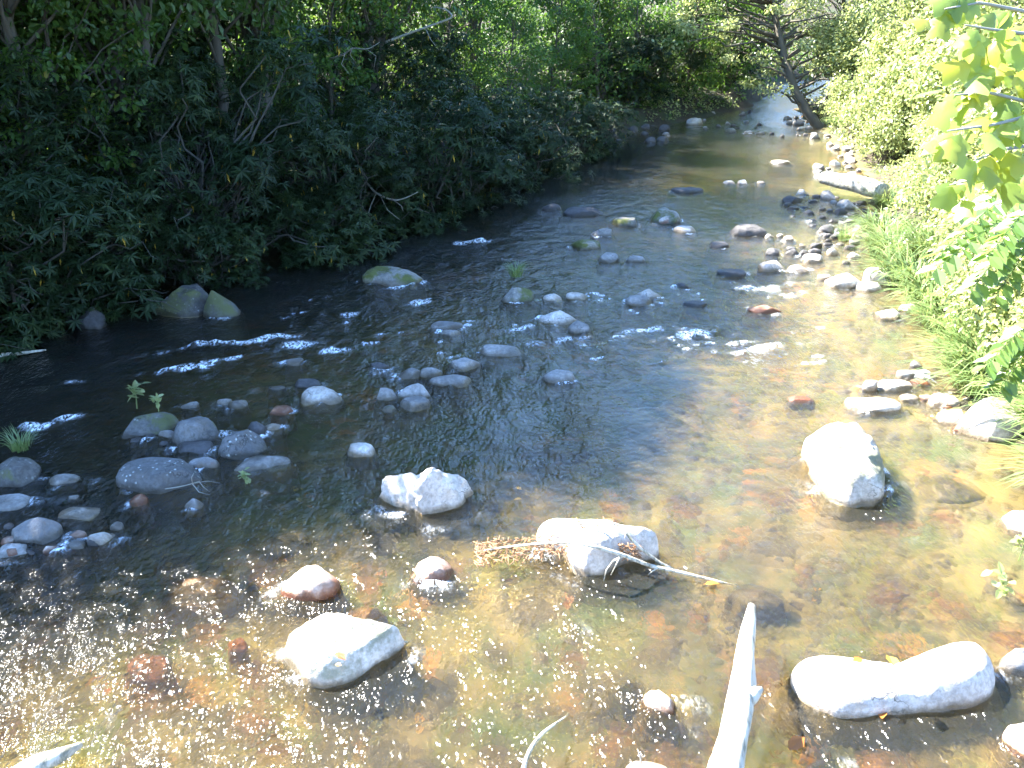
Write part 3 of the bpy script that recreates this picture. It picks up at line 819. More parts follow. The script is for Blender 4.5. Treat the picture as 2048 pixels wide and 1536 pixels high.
S((1640, 443, 1672, 468), 'dark', 'largest blackish stone of the gravel bar', 'block')
S((1676, 396, 1716, 418), 'pale', 'big grey stone below the white log', 'round')
S((1534, 492, 1562, 512), 'dark', 'dark stone above the white blocky stone')
S((1572, 494, 1600, 512), 'dark', 'black stone left of the tan rectangular one')
S((1440, 536, 1500, 552), 'dark', 'dark ledge at the left of the stone row', 'slab')
# drowned stones
S((292, 1128, 470, 1202), 'brown', 'large brown slab under water near the left', 'slab', 'boulder', 'boulder', k=.5, sunk=1, seed=41)
S((240, 1298, 332, 1342), 'orange', 'bright orange flat stone under water', 'slab', k=.6, sunk=1, seed=42)
S((448, 1264, 488, 1288), 'orange', 'small orange stone under water right of the bright one', 'slab', sunk=1)
S((470, 1148, 514, 1178), 'sub', 'dark drowned stone between the brown slab and the rusty stone', sunk=1)
S((1470, 1150, 1580, 1204), 'sub', 'mossy drowned boulder beyond the driftwood tip', 'round', 'boulder', 'boulder', sunk=1)
S((690, 1200, 770, 1238), 'brown', 'brown drowned stone above the cracked boulder', sunk=1)
S((1210, 1312, 1300, 1392), 'sub', 'mossy drowned stone behind the small square stone', 'round', sunk=1)
S((1850, 930, 1990, 990), 'sub', 'flat olive drowned slab right of the tall pale boulder', 'slab', 'boulder', 'boulder', sunk=1)
S((1060, 870, 1180, 900), 'sub', 'drowned olive stone at the lower edge of the blue water', 'slab', sunk=1)
S((520, 1050, 610, 1085), 'sub', 'mossy drowned stone left of the lumpy boulder', 'round', sunk=1)

# ---- gravel bars: many like stones
def scatter(poly, n, wpx, tone, label, group, name='stone', zoff=.0, styles=('round', 'block', 'slab'), asp=(.45, .7)):
    xs = [p[0] for p in poly]; ys = [p[1] for p in poly]
    k, out, tries = 0, [], 0
    while k < n and tries < 4000:
        tries += 1
        x, y = random.uniform(min(xs), max(xs)), random.uniform(min(ys), max(ys))
        if not in_poly(np.array([x]), np.array([y]), poly)[0]: continue
        w = random.uniform(*wpx)
        if any(abs(x - a) < (w + c) * .42 and abs(y - b) < (w + c) * .2 for a, b, c in out): continue
        out.append((x, y, w)); k += 1
        g = G(x, y)
        z = max(zoff, gz(g[0], g[1]) - .02)
        S((x - w / 2, y - w * random.uniform(*asp), x + w / 2, y), random.choice(tone), label, random.choice(styles), name, 'stone', group, zoff=z if z > .02 else 0, res=.8)
scatter([(1570, 395), (1660, 390), (1740, 410), (1760, 450), (1735, 500), (1640, 490), (1640, 460), (1575, 430)], 40, (14, 32), ['dark', 'dark', 'dark', 'grey'], 'small dark stone in the shaded gravel bar by the right bank', 'stones of the dark gravel bar', asp=(.32, .5))
scatter([(1540, 470), (1640, 470), (1720, 490), (1700, 530), (1540, 500)], 12, (14, 30), ['dark', 'dark', 'pale'], 'little stone in the shallows below the dark gravel bar', 'stones below the dark gravel bar')
scatter([(1225, 258), (1330, 252), (1340, 285), (1270, 296), (1200, 300), (1190, 285)], 14, (10, 26), ['dark', 'grey', 'dark'], 'grey stone of the far left gravel spit', 'stones of the far left spit', zoff=.02)
scatter([(1400, 228), (1500, 222), (1560, 262), (1640, 270), (1640, 282), (1520, 272), (1400, 262)], 16, (7, 14), ['grey', 'dark', 'dark'], 'little stone in the far upstream riffle', 'stones of the far riffle')
scatter([(1570, 235), (1630, 240), (1660, 272), (1700, 300), (1730, 330), (1690, 330), (1640, 285), (1590, 262)], 19, (10, 24), ['pale', 'grey', 'grey'], 'pale stone strewn along the far right shore', 'stones of the far right shore', zoff=.02)
scatter([(1630, 330), (1700, 320), (1730, 350), (1690, 372), (1640, 365)], 12, (12, 26), ['pale', 'grey'], 'pale stone in the shallows beside the white log', 'stones beside the white log')
scatter([(240, 880), (300, 862), (330, 885), (420, 905), (360, 920), (270, 890)], 11, (16, 34), ['grey', 'dark'], 'pebble packed between the boulders on the left', 'pebbles between the left boulders')
scatter([(0, 1040), (110, 1080), (230, 1050), (240, 1090), (140, 1110), (0, 1130)], 12, (18, 40), ['grey', 'rust', 'dark'], 'wet pebble on the left gravel edge', 'pebbles of the left gravel edge')
scatter([(1850, 780), (1950, 800), (1960, 870), (1900, 860), (1840, 800)], 9, (14, 26), ['pale', 'rust'], 'pebble at the foot of the white outcrop', 'pebbles at the white outcrop')

# ------------------------------------------------------------------ water
# breaking water, plus glitter painted white: pixel, half length, half width (m), strength
FOAM_GLINTS = [(455, 690, .75, .10, 1.0), (530, 680, .45, .07, .8), (370, 735, .40, .09, 1.0), (430, 722, .55, .08, .7), (590, 690, .30, .12, .9), (660, 703, .25, .14, .7),
        (70, 850, .28, .12, .9), (130, 838, .22, .08, .6), (150, 762, .10, .05, .5), (945, 482, .5, .14, .7), (800, 572, .4, .1, .5), (830, 605, .4, .15, .5), (710, 630, .3, .10, .4),
        (1385, 668, .5, .12, .8), (1290, 660, .5, .10, .5), (1060, 655, .6, .10, .45), (1120, 680, .6, .08, .4), (1195, 690, .4, .08, .4), (1525, 702, .55, .10, .9), (1480, 690, .3, .08, .5), (1535, 575, .6, .14, .6),
        (1480, 548, .5, .10, .5), (1580, 590, .5, .10, .5), (1190, 588, .35, .1, .5), (1340, 590, .3, .06, .3), (1400, 255, 1.2, .12, .3), (1480, 268, 1.4, .1, .3), (1370, 300, .8, .1, .2)]
def waxis_y():
    ys, y = [], -3.0
    while y < 58:
        ys.append(y)
        y += .035 if 2.5 < y < 8 else (.15 if y <= 2.5 else .035 * (y / 8) ** 1.35)
    return np.array(ys)
wy = waxis_y()
wx = np.concatenate([np.arange(-9.5, -5.0, .07), np.arange(-5.0, 6.0, .042), np.arange(6.0, 14, .07), np.arange(14, 31, .5)])
WX, WY = np.meshgrid(wx, wy)
bedz, wd, wl, wr = terrain(WX, WY)
p2 = np.stack([WX, WY * .6, WX * 0], -1)
def rot(px, py, a):
    return px * math.cos(a) - py * math.sin(a), px * math.sin(a) + py * math.cos(a)
ripple = .36 + .26 * fbm(np.stack([WX * .5, WY * .22, WX * 0], -1), 3, 41)
ripple += .52 * np.exp(-((WX + 3.6) / 1.8) ** 2 - ((WY - 4.9) / 1.9) ** 2)          # the riffle at the near left
ripple += .20 * sstep(8, 11, WY) * sstep(17, 14.5, WY)                                # the riffle across the middle
ripple -= .36 * sstep(19.5, 22, WY) * sstep(29, 27.5, WY)                             # the pool above it
ripple -= .22 * sstep(2.4, .3, wr)                                                    # slack water by the bank
foam_glint = np.zeros(WX.shape)
_r = random.Random(5)
for _ in range(70):  # small white flecks that paint sun sparkle over the riffle
    x_ = _r.uniform(560, 1650)
    y_ = 545 + (x_ - 560) * .02 + _r.uniform(0, 165)
    FOAM_GLINTS.append((x_, y_, _r.uniform(.05, .2), _r.uniform(.015, .035), _r.uniform(.3, .7)))
for px, py, a, b, s in FOAM_GLINTS:
    g = G(px, py)
    dx, dy = rot(WX - g[0], WY - g[1], R(-20))
    k = s * np.exp(-(dx / (a * .8)) ** 2 - ((dy + .12 * vnoise(np.stack([WX * 2.2, WY * 2.2, WX * 0 + px], -1), 5)) / (b * .95)) ** 2)
    foam_glint = np.maximum(foam_glint, k)
ripple += .34 * fbm(np.stack([WX * 1.5, WY * .7, WX * 0 + 3], -1), 3, 43)
swell = np.zeros(WX.shape)
for sx_, sy_, sw, sd in WAKES:                                                      # water heaps against every stone and trails off below it
    ix = (wx > sx_ - sw * 2 - .6) & (wx < sx_ + sw * 2 + .6); iy = (wy > sy_ - sw * 3 - 1) & (wy < sy_ + sd + .6)
    if not ix.any() or not iy.any(): continue
    sub = np.ix_(iy, ix)
    ex, ey = WX[sub] - sx_, WY[sub] - sy_
    rr = np.hypot(ex / (sw * .5), ey / (sd * .5)) - 1
    tail = np.exp(-(ex / (sw * .6 - .22 * np.minimum(ey, 0))) ** 2) * np.exp(-np.maximum(-ey - sd * .4, 0) / (sw * 1.6 + .15)) * (ey < 0)
    edge_ = np.exp(-np.abs(rr * sw * .5) / .07)
    ripple[sub] += .30 * edge_ + .22 * tail
    swell[sub] += .012 * edge_ * sstep(-.3, .3, ey)
    fl = vnoise(np.stack([WX[sub] * 7, WY[sub] * 5, WX[sub] * 0 + sx_], -1), 9)
    foam_glint[sub] = np.maximum(foam_glint[sub], np.clip(edge_ * .8 * fl, 0, .42) * (ey < sd * .3) + np.clip(tail * fl * .35 - .1, 0, .3))
ripple = np.clip(ripple + foam_glint * .5, .03, 1.0)
h = .026 * fbm(p2 * 2.2, 3, 51) + .014 * fbm(p2 * 6.5, 3, 52)
h = h * (ripple * 1.8) + foam_glint * (.05 + .07 * fbm(p2 * 9, 2, 53))
wz = h * sstep(-.1, -.6, wd) + swell
wv = np.stack([WX, WY, wz], -1).reshape(-1, 3)
wi = np.arange(WX.size).reshape(WX.shape)
wq = np.stack([wi[:-1, :-1], wi[:-1, 1:], wi[1:, 1:], wi[1:, :-1]], -1).reshape(-1, 4)
keep = wd.ravel()[wq].min(1) < .35
used, inv = np.unique(wq[keep], return_inverse=True)
fn = foam_glint * sstep(.1, .6, foam_glint * .8 + .9 * fbm(np.stack([WX * 8, WY * 4, WX * 0], -1), 4, 61))
water = link('water', fast_mesh('water', wv[used], inv.reshape(-1, 4), True, {
    'ripple': ripple.ravel()[used], 'depth': np.clip(-bedz.ravel()[used] / .6, 0, 1), 'foam_glint': np.clip(fn.ravel()[used] * 2.4, 0, 1)}), water_mat())
tag(water, 'clear shallow stream with riffles running between the wooded banks', 'water', kind='structure')

# ---- riverbed cobbles: the nearest as pieces of the bed, the rest as one mass
cob = []
for i in range(6):
    me = dome('cobble', blob_outline(1, random.uniform(.55, .9), 500 + i, .42, 2.8), .34, (3, 1.9), 6, .24, 500 + i, 16, 5, .15, (0, 0), 50)
    me.materials.append(ROCK[['sub', 'brown', 'sub', 'sub', 'brown', 'sub'][i]])
    cob.append(me)
n = 0
while n < 290:
    px, py = random.uniform(-20, 2060), 900 + 640 * random.random() ** .8
    g = G(px, py)
    z, d, _, _ = terrain(g[:1], g[1:2])
    if d[0] > -.15: continue
    o = link('cobble', random.choice(cob), None, riverbed, (g[0], g[1], z[0] - .01), random.uniform(0, 6.28), .09 + .5 * random.random() ** 2.2)
    o.scale.y *= random.uniform(.6, 1.1)
    o.scale.z = min(o.scale.x, .22) * random.uniform(.3, .7)
    n += 1
gp = Parts()
N = 5200
gyy = RNG.uniform(3.0, 7.0, N) * RNG.uniform(1, 4.6, N)
gxx = RNG.uniform(-7.5, 10.5, N)
z, d, _, _ = terrain(gxx, gyy)
ok = (d < .1)
ico_v = np.array([(1, 0, -.1), (.5, .8, 0), (-.5, .85, -.1), (-1, 0, 0), (-.5, -.8, -.1), (.5, -.85, 0), (.05, .1, .5), (.45, .3, .36), (-.4, .2, .4), (-.05, -.45, .38)])
ico_f = np.array([(0, 1, 7), (1, 2, 8), (1, 8, 7), (2, 3, 8), (3, 4, 9), (3, 9, 8), (4, 5, 9), (5, 0, 7), (5, 7, 9), (7, 8, 6), (8, 9, 6), (9, 7, 6)])
for x, y, zz in zip(gxx[ok], gyy[ok], z[ok]):
    s = random.uniform(.03, .10) * (1 + y * .03); a = random.uniform(0, 6.28)
    c, s_ = math.cos(a), math.sin(a)
    q = ico_v * (s, s * random.uniform(.6, 1), s * .8) @ np.array([[c, s_, 0], [-s_, c, 0], [0, 0, 1]])
    gp.add(q + (x, y, zz), ico_f, random.random())
tag(link('gravel', gp.mesh('gravel'), ROCK['sub'], riverbed), kind='stuff')

# ------------------------------------------------------------------ vegetation builders
def clumps(P, cen, rad, per, tmpl, leaf, droop=.3, hull=.55, up=.5, flat=.75, rng=RNG, val=(0, 1)):
    """leaves through the outer part of every clump"""
    cen = np.asarray(cen, float); m = len(cen)
    c = np.repeat(cen, per, 0); r = np.repeat(np.asarray(rad, float) * np.ones(m), per)
    u = unit(m * per, rng)
    rr = r * (hull + (1 - hull) * rng.random(m * per) ** .6) * (1 + .25 * rng.normal(size=m * per) * .6)
    off = u * rr[:, None] * np.array([1, 1, flat])
    pos = c + off
    d = u * .6 + unit(m * per, rng) * .8
    d[:, 2] -= droop
    nrm = u * .35 + unit(m * per, rng) * .45 + np.array([0, 0, up])
    tint = np.clip(rng.beta(2, 2, m * per) * .85 + np.repeat(rng.uniform(-.12, .15, m), per), 0, .93)
    odd = rng.random(m * per) > .975
    tint[odd] = 1.0
    P.leaves(tmpl[0], tmpl[1], pos, d, nrm, leaf * rng.uniform(.6, 1.25, m * per), val[0] + tint * (val[1] - val[0]))

def limb(p0, p1, n=7, sag=.1, wob=.08, rng=RNG):
    p0, p1 = np.asarray(p0, float), np.asarray(p1, float)
    t = np.linspace(0, 1, n)[:, None]
    L = np.linalg.norm(p1 - p0)
    q = p0 + (p1 - p0) * t
    q[:, 2] += sag * L * np.sin(t[:, 0] * np.pi)
    w = rng.normal(size=(n, 3)) * wob * L * .35
    w[0] = 0; w[-1] = 0
    return q + w

def tree(name, H, r0, crown0, cr, nclump, per, leaf, tmpl, mat, seed, lean=(0, 0), droop=.3, crad=(.6, 1.1), bark=None, top=.9, flat=.7):
    rng = np.random.default_rng(seed)
    root = bpy.data.objects.new(name, None); COL.objects.link(root)
    T = Parts()
    tp = np.array([[0, 0, -.3], [0, 0, H * .15], [lean[0] * .25, lean[1] * .25, H * .4], [lean[0] * .6, lean[1] * .6, H * .68], [lean[0], lean[1], H * top]])
    tt = np.linspace(0, 4, 17)
    pts = np.stack([np.interp(tt, range(5), tp[:, k]) for k in range(3)], -1)
    pts[2:, :2] += rng.normal(size=(15, 2)) * H * .008
    rad = r0 * (1 - .82 * np.linspace(0, 1, 17)); rad[0] *= 1.6; rad[1] *= 1.15
    T.tube(pts, rad, 10, seed, .18)
    cen = []
    for i in range(nclump):
        h = crown0 + (H - crown0) * (i + rng.random()) / nclump
        f = (h - crown0) / (H - crown0)
        rmax = cr * (math.sin(math.pi * min(.97, .16 + f * .84)) ** .65)
        a = rng.uniform(0, 2 * math.pi)
        rr = rmax * math.sqrt(rng.uniform(.12, 1))
        j = min(16, int(h * .9 / (H * top) * 16))
        base = pts[max(2, min(15, j - rng.integers(0, 3)))]
        ax = np.array([np.interp(h, pts[:, 2], pts[:, 0]), np.interp(h, pts[:, 2], pts[:, 1])])
        c = np.array([ax[0] + rr * math.cos(a), ax[1] + rr * math.sin(a), h])
        cen.append(c)
        lp = limb(base, c, 6, .05, .09, rng)
        T.tube(lp, np.linspace(max(.016, r0 * .26 * (1 - f * .6)), .008, 6), 5)
    link('trunk', T.mesh('trunk'), bark or M_BARK, root)
    C = Parts()
    clumps(C, cen, rng.uniform(crad[0], crad[1], len(cen)), per, tmpl, leaf, droop, .25, .55, flat, rng)
    link('crown', C.mesh('crown', False), mat, root)
    return root

def rhododendron(name, wid, hei, nclump, per, seed):
    rng = np.random.default_rng(seed)
    root = bpy.data.objects.new(name, None); COL.objects.link(root)
    T, C = Parts(), Parts()
    cen, crad = [], []
    for i in range(nclump):
        u = unit(1, rng)[0]; u[2] = rng.uniform(-.95, 1.0)
        f = rng.uniform(.72, 1.0)
        r = rng.uniform(.34, .60)
        cen.append(np.array([u[0] * wid / 2 * f, u[1] * wid / 2 * f, max(.16, hei * .5 + u[2] * hei * .5 * f)]))
        crad.append(r)
        T.tube(limb((rng.normal() * .25, rng.normal() * .25, -.25), cen[-1], 9, .12, .12, rng), np.linspace(.032, .008, 9), 5)
    cen = np.array(cen); crad = np.array(crad)
    m = nclump * per
    c = np.repeat(cen, per, 0)
    u = unit(m, rng)
    u[:, 2] = np.where(u[:, 2] < -.45, -u[:, 2], u[:, 2])
    pos = c + u * (np.repeat(crad, per) * (.55 + .5 * rng.random(m)))[:, None]
    pos[:, 2] = np.maximum(pos[:, 2], .08)
    axis_ = u * .7 + np.array([0, 0, .75]) + rng.normal(size=(m, 3)) * .25
    axis_ /= np.linalg.norm(axis_, axis=1, keepdims=True)
    K = 8
    ref = np.cross(axis_, unit(m, rng)); ref /= np.linalg.norm(ref, axis=1, keepdims=True)
    bit = np.cross(axis_, ref)
    ang = (np.arange(K) / K * 2 * np.pi)[None] + rng.uniform(0, 6.28, m)[:, None] + rng.normal(size=(m, K)) * .18
    rad_ = ref[:, None] * np.cos(ang)[..., None] + bit[:, None] * np.sin(ang)[..., None]
    dro = rng.uniform(-.35, .35, (m, K))
    d = rad_ + axis_[:, None] * dro[..., None]
    d[..., 2] -= .25
    nrm = axis_[:, None] + rng.normal(size=(m, K, 3)) * .15
    tint = np.clip(rng.beta(2, 2, (m, K)) * .6 + np.repeat(rng.uniform(-.1, .38, nclump), per)[:, None], 0, .9)
    odd = rng.random((m, K)) > .9955
    tint[odd] = 1.0
    d[odd] = d[odd] * .3 + np.array([0, 0, -1.0])
    C.leaves(LANCE[0], LANCE[1], np.repeat(pos, K, 0), d.reshape(-1, 3), nrm.reshape(-1, 3), (np.repeat(rng.uniform(.12, .19, nclump), per)[:, None] * rng.uniform(.65, 1.2, (m, K))).ravel(), tint.ravel())
    for i in range(16):
        c0 = cen[rng.integers(0, nclump)]; o_ = c0 - (0, 0, hei * .35); o_ = o_ / (np.linalg.norm(o_) + 1e-6)
        T.tube(limb(c0, c0 + o_ * rng.uniform(.4, .95) + rng.normal(size=3) * .22, 6, .05, .2, rng), np.linspace(.009, .003, 6), 4, val=.9)
    link('stems', T.mesh('stems'), M_TWIGDARK, root)
    link('foliage', C.mesh('foliage', False), M_RHODO, root)
    return root

def shrub(name, wid, hei, nclump, per, leaf, tmpl, mat, seed, droop=.55, crad=(.26, .5)):
    rng = np.random.default_rng(seed)
    root = bpy.data.objects.new(name, None); COL.objects.link(root)
    T, C = Parts(), Parts()
    cen = []
    for i in range(nclump):
        u = unit(1, rng)[0]; u[2] = abs(u[2]) * 1.3 - .3
        f = rng.uniform(.5, 1.0)
        c = np.array([u[0] * wid / 2 * f, u[1] * wid / 2 * f, max(.15, hei * .48 + u[2] * hei * .5 * f)])
        cen.append(c)
        T.tube(limb((rng.normal() * .15, rng.normal() * .15, -.2), c, 7, .14, .06, rng), np.linspace(.018, .005, 7), 4)
    clumps(C, cen, rng.uniform(crad[0], crad[1], nclump), per, tmpl, leaf, droop, .3, .4, .9, rng)
    link('stems', T.mesh('stems'), M_BARK, root)
    link('foliage', C.mesh('foliage', False), mat, root)
    return root

def grass(name, n, L, spread, seed, droop=1.0):
    rng = np.random.default_rng(seed)
    P = Parts()
    for i in range(n):
        a = rng.uniform(0, 6.28); r = spread * math.sqrt(rng.random())
        b = np.array([r * math.cos(a), r * math.sin(a), -.03])
        o = a + rng.normal() * .7
        l = L * rng.uniform(.55, 1.15); dr = droop * rng.uniform(.5, 1.2)
        t = np.linspace(0, 1, 5)
        hor = l * (.25 * t + .6 * dr * t ** 2.2)
        up = l * (t * .85 - .55 * dr * t ** 2.4)
        pts = b + np.stack([np.cos(o) * hor, np.sin(o) * hor, up], -1)
        s = np.array([-math.sin(o), math.cos(o), 0]) * .0075 * L / .5
        w = (1 - t ** 2)[:, None] + .05
        v = np.concatenate([pts - s * w, pts + s * w])
        f = np.array([(k, k + 5, k + 6, k + 1) for k in range(4)])
        P.add(v, f, rng.random() ** 1.4)
    return P.mesh(name, False)

def put(proto, first, loc, rz, scale, label, cat, group):
    """the prototype itself the first time, then copies"""
    if proto not in first:
        first.add(proto)
        o = proto
        o.location = tuple(float(q) for q in loc); o.rotation_euler = (0, 0, rz)
        o.scale = (scale,) * 3 if np.isscalar(scale) else scale
    else:
        o = copy_tree(proto, loc, rz, scale)
    return tag(o, label, cat, group)
DONE = set()
def on_ground(x, y, dz=-.05): return (x, y, gz(x, y) + dz)

# ---- rhododendrons hanging over the left water
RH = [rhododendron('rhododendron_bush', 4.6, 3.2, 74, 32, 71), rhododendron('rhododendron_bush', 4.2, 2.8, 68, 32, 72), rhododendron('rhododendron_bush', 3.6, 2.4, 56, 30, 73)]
rh_spots = [(0, -5.2, 14.9, .4, 1.06, 'tallest domed rhododendron overhanging the dark left water'),
            (1, -1.9, 18.9, 1.9, 1.02, 'wide rhododendron with a bare dead branch sweeping out of it'),
            (2, -7.0, 11.9, 2.4, 1.0, 'low dark rhododendron above the shaded left shore'),
            (1, -8.4, 13.6, 4.0, 1.0, 'dim rhododendron behind the low dark one'),
            (2, -3.5, 16.6, 5.1, .95, 'small rhododendron filling the gap between the two largest'),
            (0, -6.6, 19.8, 3.0, 1.05, 'rhododendron behind the tallest one, below the big trunk'),
            (2, .1, 22.8, .9, 1.0, 'rounded rhododendron just upstream of the wide one'),
            (2, 1.9, 26.4, 3.3, .85, 'low bush leaning over the pool from the left'),
            (1, -8.6, 10.4, 5.6, .95, 'rhododendron at the left edge with hanging yellow leaves'),
            (1, -3.2, 24.2, 2.6, 1.0, 'rhododendron under the lit saplings'),
            (2, -7.5, 10.9, .3, .75, 'rhododendron bending to the black water at the left edge'), (1, -7.9, 9.6, 3.1, .7, 'rhododendron low at the left edge above the thin pale pole'), (2, -6.4, 12.1, 4.4, .5, 'small rhododendron above the dark mossy boulder'),
            (2, -6.6, 12.7, 1.2, .62, 'knee high rhododendron dipping to the water near the left edge'), (2, -5.0, 14.0, 2.0, .6, 'knee high rhododendron under the tallest one'), (1, -3.7, 15.7, 4.2, .55, 'leafy skirt of a small rhododendron touching the dark water'),
            (2, -2.6, 17.6, 5.5, .6, 'little rhododendron below the bare dead branch'), (1, -1.2, 20.0, .6, .55, 'little rhododendron at the upstream foot of the wide one'), (2, .4, 24.2, 2.9, .6, 'little rhododendron at the pool outlet'),
            (0, -11.4, 17.2, 1.4, 1.0, 'rhododendron deep in the left wood'), (0, -9.6, 22.6, 2.2, 1.05, 'rhododendron in the second row under the thick trunk'), (1, -12.6, 13.2, 3.4, 1.1, 'rhododendron high at the left edge'), (0, -6.2, 27.2, 4.6, 1.0, 'rhododendron far back between slim trunks'),
            (0, 8.6, 41.0, .2, .9, 'dark bush closing the head of the stream'), (1, 5.6, 36.6, 1.2, 1.0, 'dark bush on the far left shore'), (2, 3.6, 33.2, 2.2, 1.0, 'dark bush behind the far left gravel spit'), (0, 10.0, 45.4, 5.2, .9, 'dark bush on the outer side of the bend'), (1, 12.6, 53.0, 3.2, 1.0, 'dark bush beyond the bend')]
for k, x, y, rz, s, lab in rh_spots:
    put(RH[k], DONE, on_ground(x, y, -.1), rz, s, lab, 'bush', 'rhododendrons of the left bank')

# ---- tall trees of the left bank, whose shade lies on the stream
CT = [tree('shade_tree', 13.5, .26, 3.6, 3.1, 78, 150, .21, OVAL, M_CANOPY, 81, (.5, -.3), crad=(.7, 1.25)),
      tree('shade_tree', 12.0, .20, 3.2, 2.7, 66, 150, .21, OVAL, M_CANOPY, 82, (-.4, .4), crad=(.7, 1.2)),
      tree('shade_tree', 15.0, .34, 4.6, 3.6, 88, 150, .22, OVAL, M_CANOPY, 83, (.3, .2), crad=(.8, 1.35))]
CT.append(tree('shade_tree', 8.8, .15, 4.7, 3.3, 58, 150, .21, OVAL, M_CANOPY, 84, (.9, -.5), crad=(.7, 1.15)))  # added low crowns above the view, placed to block skylight on the bank
ct_spots = [(3, -7.51, 14.24, .2, .95, 'added sky-blocking tree whose low crown hangs over the tallest rhododendron'), (3, -9.21, 12.14, 1.1, .95, 'added sky-blocking tree over the low dark rhododendron'), (3, -5.81, 18.69, -.3, .97, 'added sky-blocking tree over the wide rhododendron'), (3, -11.82, 10.49, .6, .9, 'added sky-blocking tree at the left edge'), (3, -6.21, 16.09, 2.4, .97, 'added sky-blocking tree between the two largest rhododendrons'), (3, -8.40, 13.45, 3.3, 1.05, 'added sky-blocking tree in the second row on the left'),
            (1, -13.00, 11.73, .3, .75, 'slender shade tree above the low dark rhododendron'),
            (0, -9.95, 13.83, 1.0, .87, 'shade tree rising behind the tallest rhododendron'),
            (1, -11.37, 12.86, 2.2, .87, 'thin shade tree deep in the left wood'),
            (2, -5.36, 20.06, 3.0, .74, 'thick trunked tree standing among the rhododendrons'),
            (0, -8.54, 15.78, 4.4, .88, 'shade tree well left of the thick trunk'),
            (1, -7.15, 17.24, 5.3, .95, 'slim dark trunk left of the thick trunk'),
            (0, -3.58, 24.41, 2.0, .92, 'dark trunked tree behind the lit saplings'),
            (2, -13.26, 17.39, 1.2, .75, 'big tree far back in the left wood'),
            (1, -4.6, 34.6, 1.9, .95, 'tall tree behind the saplings of the pool'),
            (2, -1.50, 36.50, .2, .75, 'tree at the far left bend'),
            (0, 4.00, 39.50, 1.3, .6, 'tree over the dark far shore'),
            (1, 8.00, 43.50, 2.8, .62, 'tree standing beyond the head of the pool'),
            (2, -6.00, 40.00, 4.0, .9, 'large tree at the back of the far left wood'),
            (0, 10.5, 51.0, 5.2, .6, 'tree closing the view beyond the bend'),
            (1, -14.27, 21.64, .8, .9, 'tree on the slope of the left wood'),
            (0, -10.25, 20.42, 2.6, .85, 'tree up the slope behind the thick trunk'), (1, -16.29, 14.54, 1.6, .8, 'tree on the high slope at the far left'), (0, -8.21, 24.75, .4, 1.0, 'tree up the slope behind the lit saplings'),
            (1, -13.22, 25.85, 3.9, 1.1, 'tree high on the slope of the left wood'), (2, -17.27, 20.24, 5.0, .7, 'broad tree at the top of the left slope'), (1, -3.77, 30.14, 4.9, .9, 'tree on the slope above the pool')]
for k, x, y, rz, s, lab in ct_spots:
    put(CT[k], DONE, on_ground(x, y, -.1), rz, s, lab, 'tree', 'shade trees of the left bank')

# ---- leafy saplings and understorey
SP = [tree('leafy_sapling', 6.2, .075, .5, 1.9, 52, 110, .125, BLADE, M_LEAF, 91, (.5, -.2), crad=(.38, .7), flat=.45),
      tree('leafy_sapling', 5.2, .06, .3, 1.7, 46, 110, .12, BLADE, M_LEAF, 92, (-.3, -.4), crad=(.36, .66), flat=.45),
      tree('leafy_sapling', 7.0, .09, 1.0, 2.2, 58, 110, .135, BLADE, M_LEAF, 93, (.8, .1), crad=(.42, .8), flat=.45)]
sp_spots = [(0, -.2, 26.4, .3, .62, 'bright leafed sapling over the pool'), (2, -1.8, 27.2, 1.4, .75, 'sapling with a thin dark stem behind the wide rhododendron'),
            (1, 1.2, 30.0, 2.5, .8, 'sapling with yellowing leaves above the pool'), (0, 2.9, 32.0, 3.6, .85, 'sapling beside the far left gravel spit'),
            (2, -1.2, 31.0, 4.4, .85, 'leafy sapling in the second row above the pool'), (1, 4.6, 33.8, 5.0, 1.05, 'sapling over the far left gravel spit'),
            (0, 6.8, 36.6, .6, 1.0, 'dark sapling on the far shore'), (1, 9.0, 39.6, 1.9, 1.1, 'sapling at the end of the visible stream'),
            (2, 3.0, 35.0, 2.9, 1.0, 'shaded sapling behind the gravel spit'), (1, -9.0, 11.6, .9, .9, 'maple like sapling at the upper left corner'),
            (0, -11.2, 13.0, 3.8, 1.0, 'leafy sapling hanging in at the left edge'), (2, -4.4, 27.0, 5.7, 1.0, 'dim sapling between trunks of the left wood'),
            (0, -10.0, 18.2, 2.2, 1.0, 'dim green sapling at the top left'), (2, 9.4, 43.8, .4, 1.1, 'dark bush like sapling beyond the bend'), (0, 11.4, 48.8, 3.4, 1.2, 'sapling behind the bend'),
            (1, -7.6, 24.6, 1.7, 1.1, 'low sapling under the thick trunked tree'),
            (1, -8.9, 14.4, 3.0, .85, 'broad leafed sapling hanging over the left rhododendrons'), (0, -10.4, 14.8, 4.1, .9, 'dim sapling under the slender shade tree'), (2, -8.2, 18.4, .7, .85, 'dim sapling behind the tallest rhododendron'), (1, -6.0, 20.2, 2.8, .95, 'sapling in the dark gap behind the wide rhododendron'),
            (1, -7.4, 14.9, 2.1, .9, 'broad leafed sapling above the tallest rhododendron'), (1, -8.3, 13.0, .2, .85, 'broad leafed sapling over the rhododendrons at the upper left'),
            (1, -11.6, 12.2, 5.2, .95, 'broad leafed sapling at the upper left edge'), (0, -4.4, 22.6, 1.0, .9, 'sapling rising behind the wide rhododendron')]
for k, x, y, rz, s, lab in sp_spots:
    put(SP[k], DONE, on_ground(x, y, -.1), rz, s, lab, 'sapling', 'saplings of the left bank')

